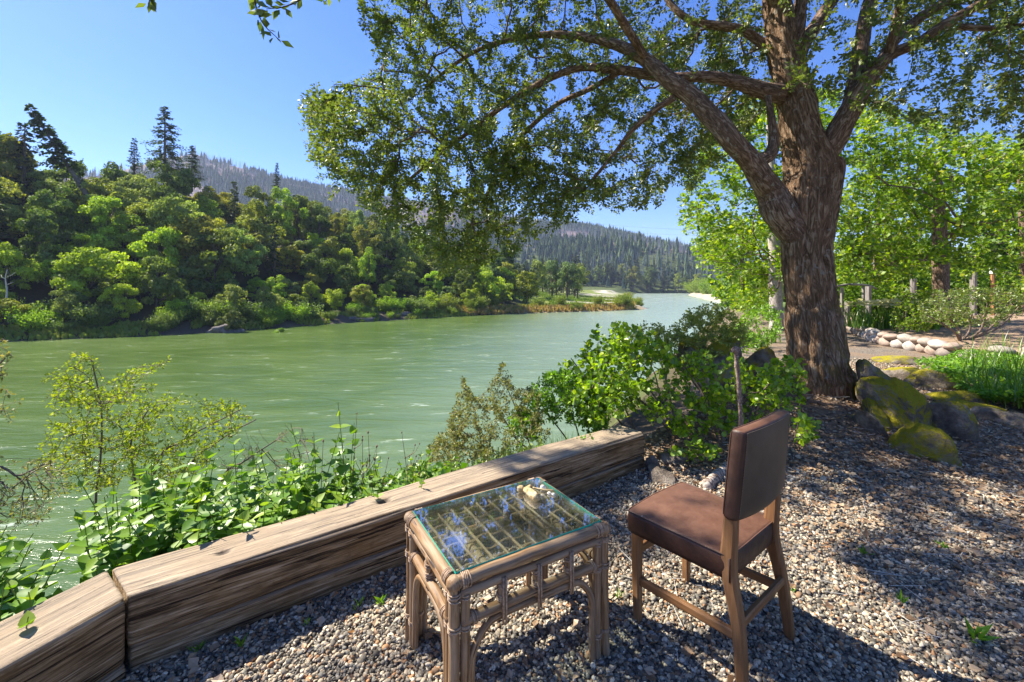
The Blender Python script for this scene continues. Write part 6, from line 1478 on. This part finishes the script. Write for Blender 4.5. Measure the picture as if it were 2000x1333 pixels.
rk_('stone_slab', 'thin upright slab of grey stone in the litter in front of the oak', 1700, 868, (.10, .30, .42), (.1, -.35, .25), 305, .18, .2, .9, .10)
rk_('stone_slab', 'narrow ridged upright stone left of the nearest mossy boulder', 1672, 856, (.09, .26, .34), (.1, -.3, .2), 306, .25, .2, .9, .08)
rk_('flat_stone', 'large flat reddish-brown stone lying on the gravel in front of the oak', 1650, 896, (.50, .26, .085), (.04, .05, -.55), 307, -.2, .18, .9, .03)
rk_('flat_stone', 'small pale flat stone right of the reddish-brown one', 1707, 903, (.17, .13, .05), (.05, 0, .3), 308, -.3, .18, .9, .02)
rk_('flat_stone', 'thick tan stone block on the litter past the end of the beam', 1315, 908, (.34, .18, .13), (0, .05, .12), 309, .05, .2, .9, .05)
rk_('flat_stone', 'tilted pale slab lying against the end of the beam', 1290, 940, (.24, .20, .05), (.25, .25, -.7), 310, -.2, .15, .9, .04)
rk_('flat_stone', 'wedge-shaped brown stone leaning at the foot of the beam end', 1275, 925, (.07, .16, .16), (0, .1, .3), 311, .0, .2, .9, .05)
rk_('stump_rock', 'dark mossy rock half hidden behind the round-leaved shrub', 1420, 790, (.62, .5, .85), (.1, .5, .4), 312, .40, .35, .9, .35)
rk_('stump_rock', 'dark tilted rock above the shrub, left of the stake', 1372, 780, (.5, .4, .80), (0, -.5, .2), 313, .38, .35, .9, .38)
rk_('stump_rock', 'dark brown mossy rock between the stake and the oak trunk', 1490, 790, (.6, .45, .75), (.2, .3, .1), 314, .40, .35, .9, .32)
# stake and log with pale bark
m = MB(); a_, b_ = G(1449, 918), W(1437, 684, 3.30); P = catmull([a_ - [0, 0, .05], (a_ + b_) / 2 + [.012, 0, 0], b_], 40)
STK = bark('stake_bark', (.12, .07, .05), (.33, .23, .18), (.55, .46, .40), (40, 40, 30), bd=.01)
o = thing('stake', 'rough upright stick with lumpy bark standing in the shrub behind the chair', 'stake', a_); tube(m, P, .016, 14, disp=lambda tc, rr: rr * .6 * fbm(tc * np.array([50, 50, 45.]), 3, 7)); world_child(m.obj('pole', STK), o)
m = MB(); V, Fc = ico(3); m.add(V * (1 + .3 * fbm(V * 2.5, 3, 3)[:, None]) * .030 + b_, Fc, V * .05); world_child(m.obj('burl', STK), o)
m = MB(); tube(m, [b_, b_ + np.array([.09, .0, .03])], [.008, .004], 6); world_child(m.obj('twig', STK), o)
BIR = NT('birch_log'); v = BIR.tc(); n1 = BIR.noise(BIR.mapv(v, (30, 30, 60)), 1.0, 5, .7); BIR = BIR.done(BIR.bsdf(BIR.ramp(n1, [(.44, (.12, .08, .06)), (.52, (.40, .33, .27)), (.7, (.66, .60, .53))]), .8, .2, BIR.bump(n1, .5, .005)))
a_, b_ = G(1378, 950, .035), G(1440, 893, .045); m = MB(); tube(m, catmull([a_, (a_ + b_) / 2, b_], 40), .036, 22, disp=lambda tc, rr: rr * .18 * fbm(tc * 12, 3, 7)); tag(m.obj('log', BIR), 'pale barked log lying on the ground behind the chair seat', 'log')

# ------------------------------------------------------------------ gravel, litter, weeds
PEB = NT('gravel_stone'); oi = PEB.new('ShaderNodeObjectInfo'); v = PEB.new('ShaderNodeTexCoord').outputs['Object']
c = PEB.ramp(oi.outputs['Random'], [(0, (.085, .08, .07)), (.14, (.16, .15, .135)), (.30, (.28, .26, .225)), (.44, (.20, .205, .195)), (.56, (.42, .37, .30)), (.70, (.26, .175, .115)), (.78, (.55, .49, .40)), (.88, (.45, .26, .14)), (.92, (.70, .66, .58)), (.98, (.30, .30, .31))], 'CONSTANT')
n1 = PEB.noise(v, 1.4, 4, .7); c = PEB.mix(1.0, c, PEB.ramp(n1, [(.3, (.60, .54, .46)), (.7, (1.28, 1.18, 1.02))]), 'MULTIPLY'); PEB = PEB.done(PEB.bsdf(c, .7, .35))
pc = bpy.data.collections.new('pebble_shapes')
for q in range(8):
    V, Fc = ico(2); r = np.random.default_rng(q); V = V * (1 + .30 * fbm(V * 1.1 + q * 5, 2, q)[:, None]) * [1, r.uniform(.6, .85), r.uniform(.38, .6)]
    pc.objects.link(bpy.data.objects.new('pebble_shape', mesh('pebble_shape', V * .5, [Fc], None, True, PEB)))
def scatter(n, rad_fn, seed, layer):
    r = np.random.default_rng(seed); out = []
    d = r.uniform(0, 1, n) ** 1.15 * 7.2 + 1.05; u = r.uniform(-140, 2140, n); x = (u - CX) / F_PX * d; return x, d
x, y = [], []
NP = 200000
rg_ = np.random.default_rng(9)
d = rg_.uniform(0, 1, NP); d = np.where(rg_.random(NP) < .60, 1.0 + 2.3 * d, 3.3 + 5.2 * d ** 1.1)
u = rg_.uniform(-140, 2160, NP); x = (u - CX) / F_PX * d
e = sdist(x, d, EDGE)
# the timbers' inner face is the limit of the gravel
def front(x, y):
    n1_ = np.array([-dv[1], dv[0]]) / Ln; s1 = (x - Jf[0]) * n1_[0] + (y - Jf[1]) * n1_[1]; nl_ = np.array([dl[1], -dl[0]]); s2 = (x - Jf[0]) * nl_[0] + (y - Jf[1]) * nl_[1]
    return s1, s2
s1, s2 = front(x, d)
ok = (e < -.05) & ((s1 < .0) | (x > 1.02)) & ((s2 < .0) | (d > 1.9))
litm = fbm(np.stack([x, d, 0 * x], -1) * .9, 3, 40)
td = np.hypot(x - TREE_XY[0], d - TREE_XY[1])
litter_zone = np.clip(1.35 - td / 1.35, 0, 1) + np.clip(1 - np.hypot(x - 1.55, d - 3.75) / .75, 0, 1) * 1.3 + .35 * (litm > .25) * (d > 2.6)
ok &= rg_.random(NP) > litter_zone * .95
ok &= ~((d > 4.2) & (x > d * .9) & in_poly(CX + F_PX * x / d, HY + F_PX * CAMH / d, bedp))
x, y = x[ok], d[ok]; n = len(x)
z = height(x, y) + rg_.uniform(-.002, .010, n)
sz = rg_.lognormal(0, .28, n) * .0145 * np.interp(y, [1, 3.3, 8.5], [1.0, 1.25, 1.9]); sz = np.clip(sz, .008, .06)
rot = np.stack([rg_.normal(0, .5, n), rg_.normal(0, .5, n), rg_.uniform(0, 6.28, n)], -1)
gm = bpy.data.meshes.new('gravel'); gm.vertices.add(n); gm.vertices.foreach_set('co', np.stack([x, y, z], -1).astype(np.float32).ravel())
at_ = gm.attributes.new('rot', 'FLOAT_VECTOR', 'POINT'); at_.data.foreach_set('vector', rot.astype(np.float32).ravel())
at_ = gm.attributes.new('size', 'FLOAT', 'POINT'); at_.data.foreach_set('value', sz.astype(np.float32))
gm.update(); gobj = tag(link('gravel', gm), 'loose grey and tan river gravel covering the terrace', 'gravel', kind='stuff')
gm.materials.append(PEB)
ng = bpy.data.node_groups.new('spread_pebbles', 'GeometryNodeTree')
ng.interface.new_socket('Geometry', in_out='INPUT', socket_type='NodeSocketGeometry'); ng.interface.new_socket('Geometry', in_out='OUTPUT', socket_type='NodeSocketGeometry')
gi, go = ng.nodes.new('NodeGroupInput'), ng.nodes.new('NodeGroupOutput')
iop = ng.nodes.new('GeometryNodeInstanceOnPoints'); ci_ = ng.nodes.new('GeometryNodeCollectionInfo'); ci_.inputs[0].default_value = pc; ci_.inputs['Separate Children'].default_value = True; ci_.inputs['Reset Children'].default_value = True
na1 = ng.nodes.new('GeometryNodeInputNamedAttribute'); na1.data_type = 'FLOAT_VECTOR'; na1.inputs[0].default_value = 'rot'
na2 = ng.nodes.new('GeometryNodeInputNamedAttribute'); na2.data_type = 'FLOAT'; na2.inputs[0].default_value = 'size'
iop.inputs['Pick Instance'].default_value = True
ng.links.new(gi.outputs[0], iop.inputs['Points']); ng.links.new(ci_.outputs[0], iop.inputs['Instance']); ng.links.new(na1.outputs[0], iop.inputs['Rotation']); ng.links.new(na2.outputs[0], iop.inputs['Scale']); ng.links.new(iop.outputs[0], go.inputs[0])
md = gobj.modifiers.new('spread', 'NODES'); md.node_group = ng
# fallen leaves and twigs
LIT = leaf_mat('dead_leaf', [(0, (.12, .07, .04)), (.3, (.27, .165, .09)), (.6, (.44, .31, .19)), (.85, (.58, .46, .32)), (1, (.62, .30, .07))], .2, (1.1, .9, .6), .55, .06)
n = 60000; d = 1.0 + 6.8 * rg_.random(n) ** 1.0; u = rg_.uniform(-100, 2150, n); x = (u - CX) / F_PX * d
td = np.hypot(x - TREE_XY[0], d - TREE_XY[1]); pr = np.clip(1.75 - td / 1.15, 0, 1) + np.clip(1.15 - np.hypot(x - 1.55, d - 3.75) / .75, 0, 1) * 1.2 + .06 * (x < 1.2) + .75 * np.clip((x - 1.0) / 1.5, 0, 1) * np.clip((d - 1.6) / 2, .25, 1)
s1, s2 = front(x, d); e = sdist(x, d, EDGE)
okk = (rg_.random(n) < pr) & (e < -.03) & ((s1 < .0) | (x > 1.02)) & ((s2 < 0) | (d > 1.9))
x, y = x[okk], d[okk]; n = len(x); pos = np.stack([x, y, height(x, y) + rg_.uniform(.008, .028, n)], -1)
V, Fc, rd = leaf_geo(LEAF5, pos, rg_.normal(size=(n, 3)) * [1, 1, .22], rg_.normal(size=(n, 3)) * .35 + [0, 0, 1], rg_.uniform(.022, .052, n), np.clip(rg_.beta(2, 2.2, n), 0, 1), rg_.uniform(.9, 1.5, n))
V[:, 2] = np.maximum(V[:, 2], .004)
tag(link('leaf_litter', mesh('leaf_litter', V, [Fc], {'rnd': rd}, False, LIT)), 'dry brown oak leaves scattered over gravel and round the trunk', 'fallen leaves', kind='stuff')
# litter in the raised bed
n = 4000; px = rg_.uniform(1700, 2050, n); d = F_PX * (CAMH - .27) / (rg_.uniform(640, 690, n) - HY); x = (px - CX) / F_PX * d
n = 420; A = np.stack([rg_.uniform(.6, 3.8, n), rg_.uniform(1.6, 4.6, n), np.full(n, .02)], -1); s1, s2 = front(A[:, 0], A[:, 1]); A = A[((s1 < -.03) | (A[:, 0] > 1.1)) & (sdist(A[:, 0], A[:, 1], EDGE) < -.1)]; A[:, 2] = height(A[:, 0], A[:, 1]) + .018
n = len(A); a = rg_.uniform(0, 6.28, n); L_ = rg_.uniform(.03, .16, n); B = A + np.stack([np.cos(a) * L_, np.sin(a) * L_, rg_.uniform(-.006, .02, n)], -1)
V, Fc = frustums(A, B, np.full(n, .0018), np.full(n, .001), 5)
tag(link('fallen_twigs', mesh('fallen_twigs', V, [Fc], None, True, br_mats)), 'thin dry twigs scattered on the gravel', 'twigs', kind='stuff')
# little weeds in the gravel
WD = [(1905, 1255, .09), (1688, 1085, .05), (700, 1190, .04), (745, 1185, .05), (470, 1265, .05), (1550, 1160, .03), (1845, 1075, .05), (1800, 935, .05), (1210, 1170, .03), (600, 1225, .03), (1760, 1180, .05), (385, 1275, .04)]
WL = ['tallest green weed in the gravel at the lower right edge', 'green weed in the gravel right of the chair legs', 'small weed by the timber, left of the table legs', 'small weed just left of the table legs', 'weed at the foot of the long timber near its left end', 'tiny weed on the gravel beside the right rear chair leg', 'small weed on the gravel below the mossy boulders, at right', 'weed at the foot of the nearest mossy boulder', 'tiny weed between the table and the chair', 'tiny weed at the foot of the long timber, right of its left end', 'small weed in the gravel at lower right, below the shaded patch', 'leftmost tiny weed at the foot of the timber']
for q, (px, py, h_) in enumerate(WD):
    g_ = G(px, py); r = np.random.default_rng(q); n = 12
    a = r.uniform(0, 6.28, n); V, Fc, rd = leaf_geo(LEAF5, r.normal(0, .006, (n, 3)) + [0, 0, .01], np.stack([np.cos(a) * .7, np.sin(a) * .7, r.uniform(.3, 1.4, n)], -1), r.normal(size=(n, 3)) * .3 + [0, 0, 1], r.uniform(.5, 1, n) * h_, r.uniform(.2, .9, n), .45)
    tag(link('weed', mesh('weed', V, [Fc], {'rnd': rd}, False, FERN), loc=g_), WL[q], 'weed')
# one straw-coloured stick lying by the flat stone
a_, b_ = G(1575, 872, .03), G(1655, 925, .02); m = MB(); tube(m, catmull([a_, (a_ + b_) / 2 + [0, 0, .015], b_], 10), .003, 6); tag(m.obj('stick', br_mats), 'long thin pale stick lying left of the reddish flat stone', 'stick')
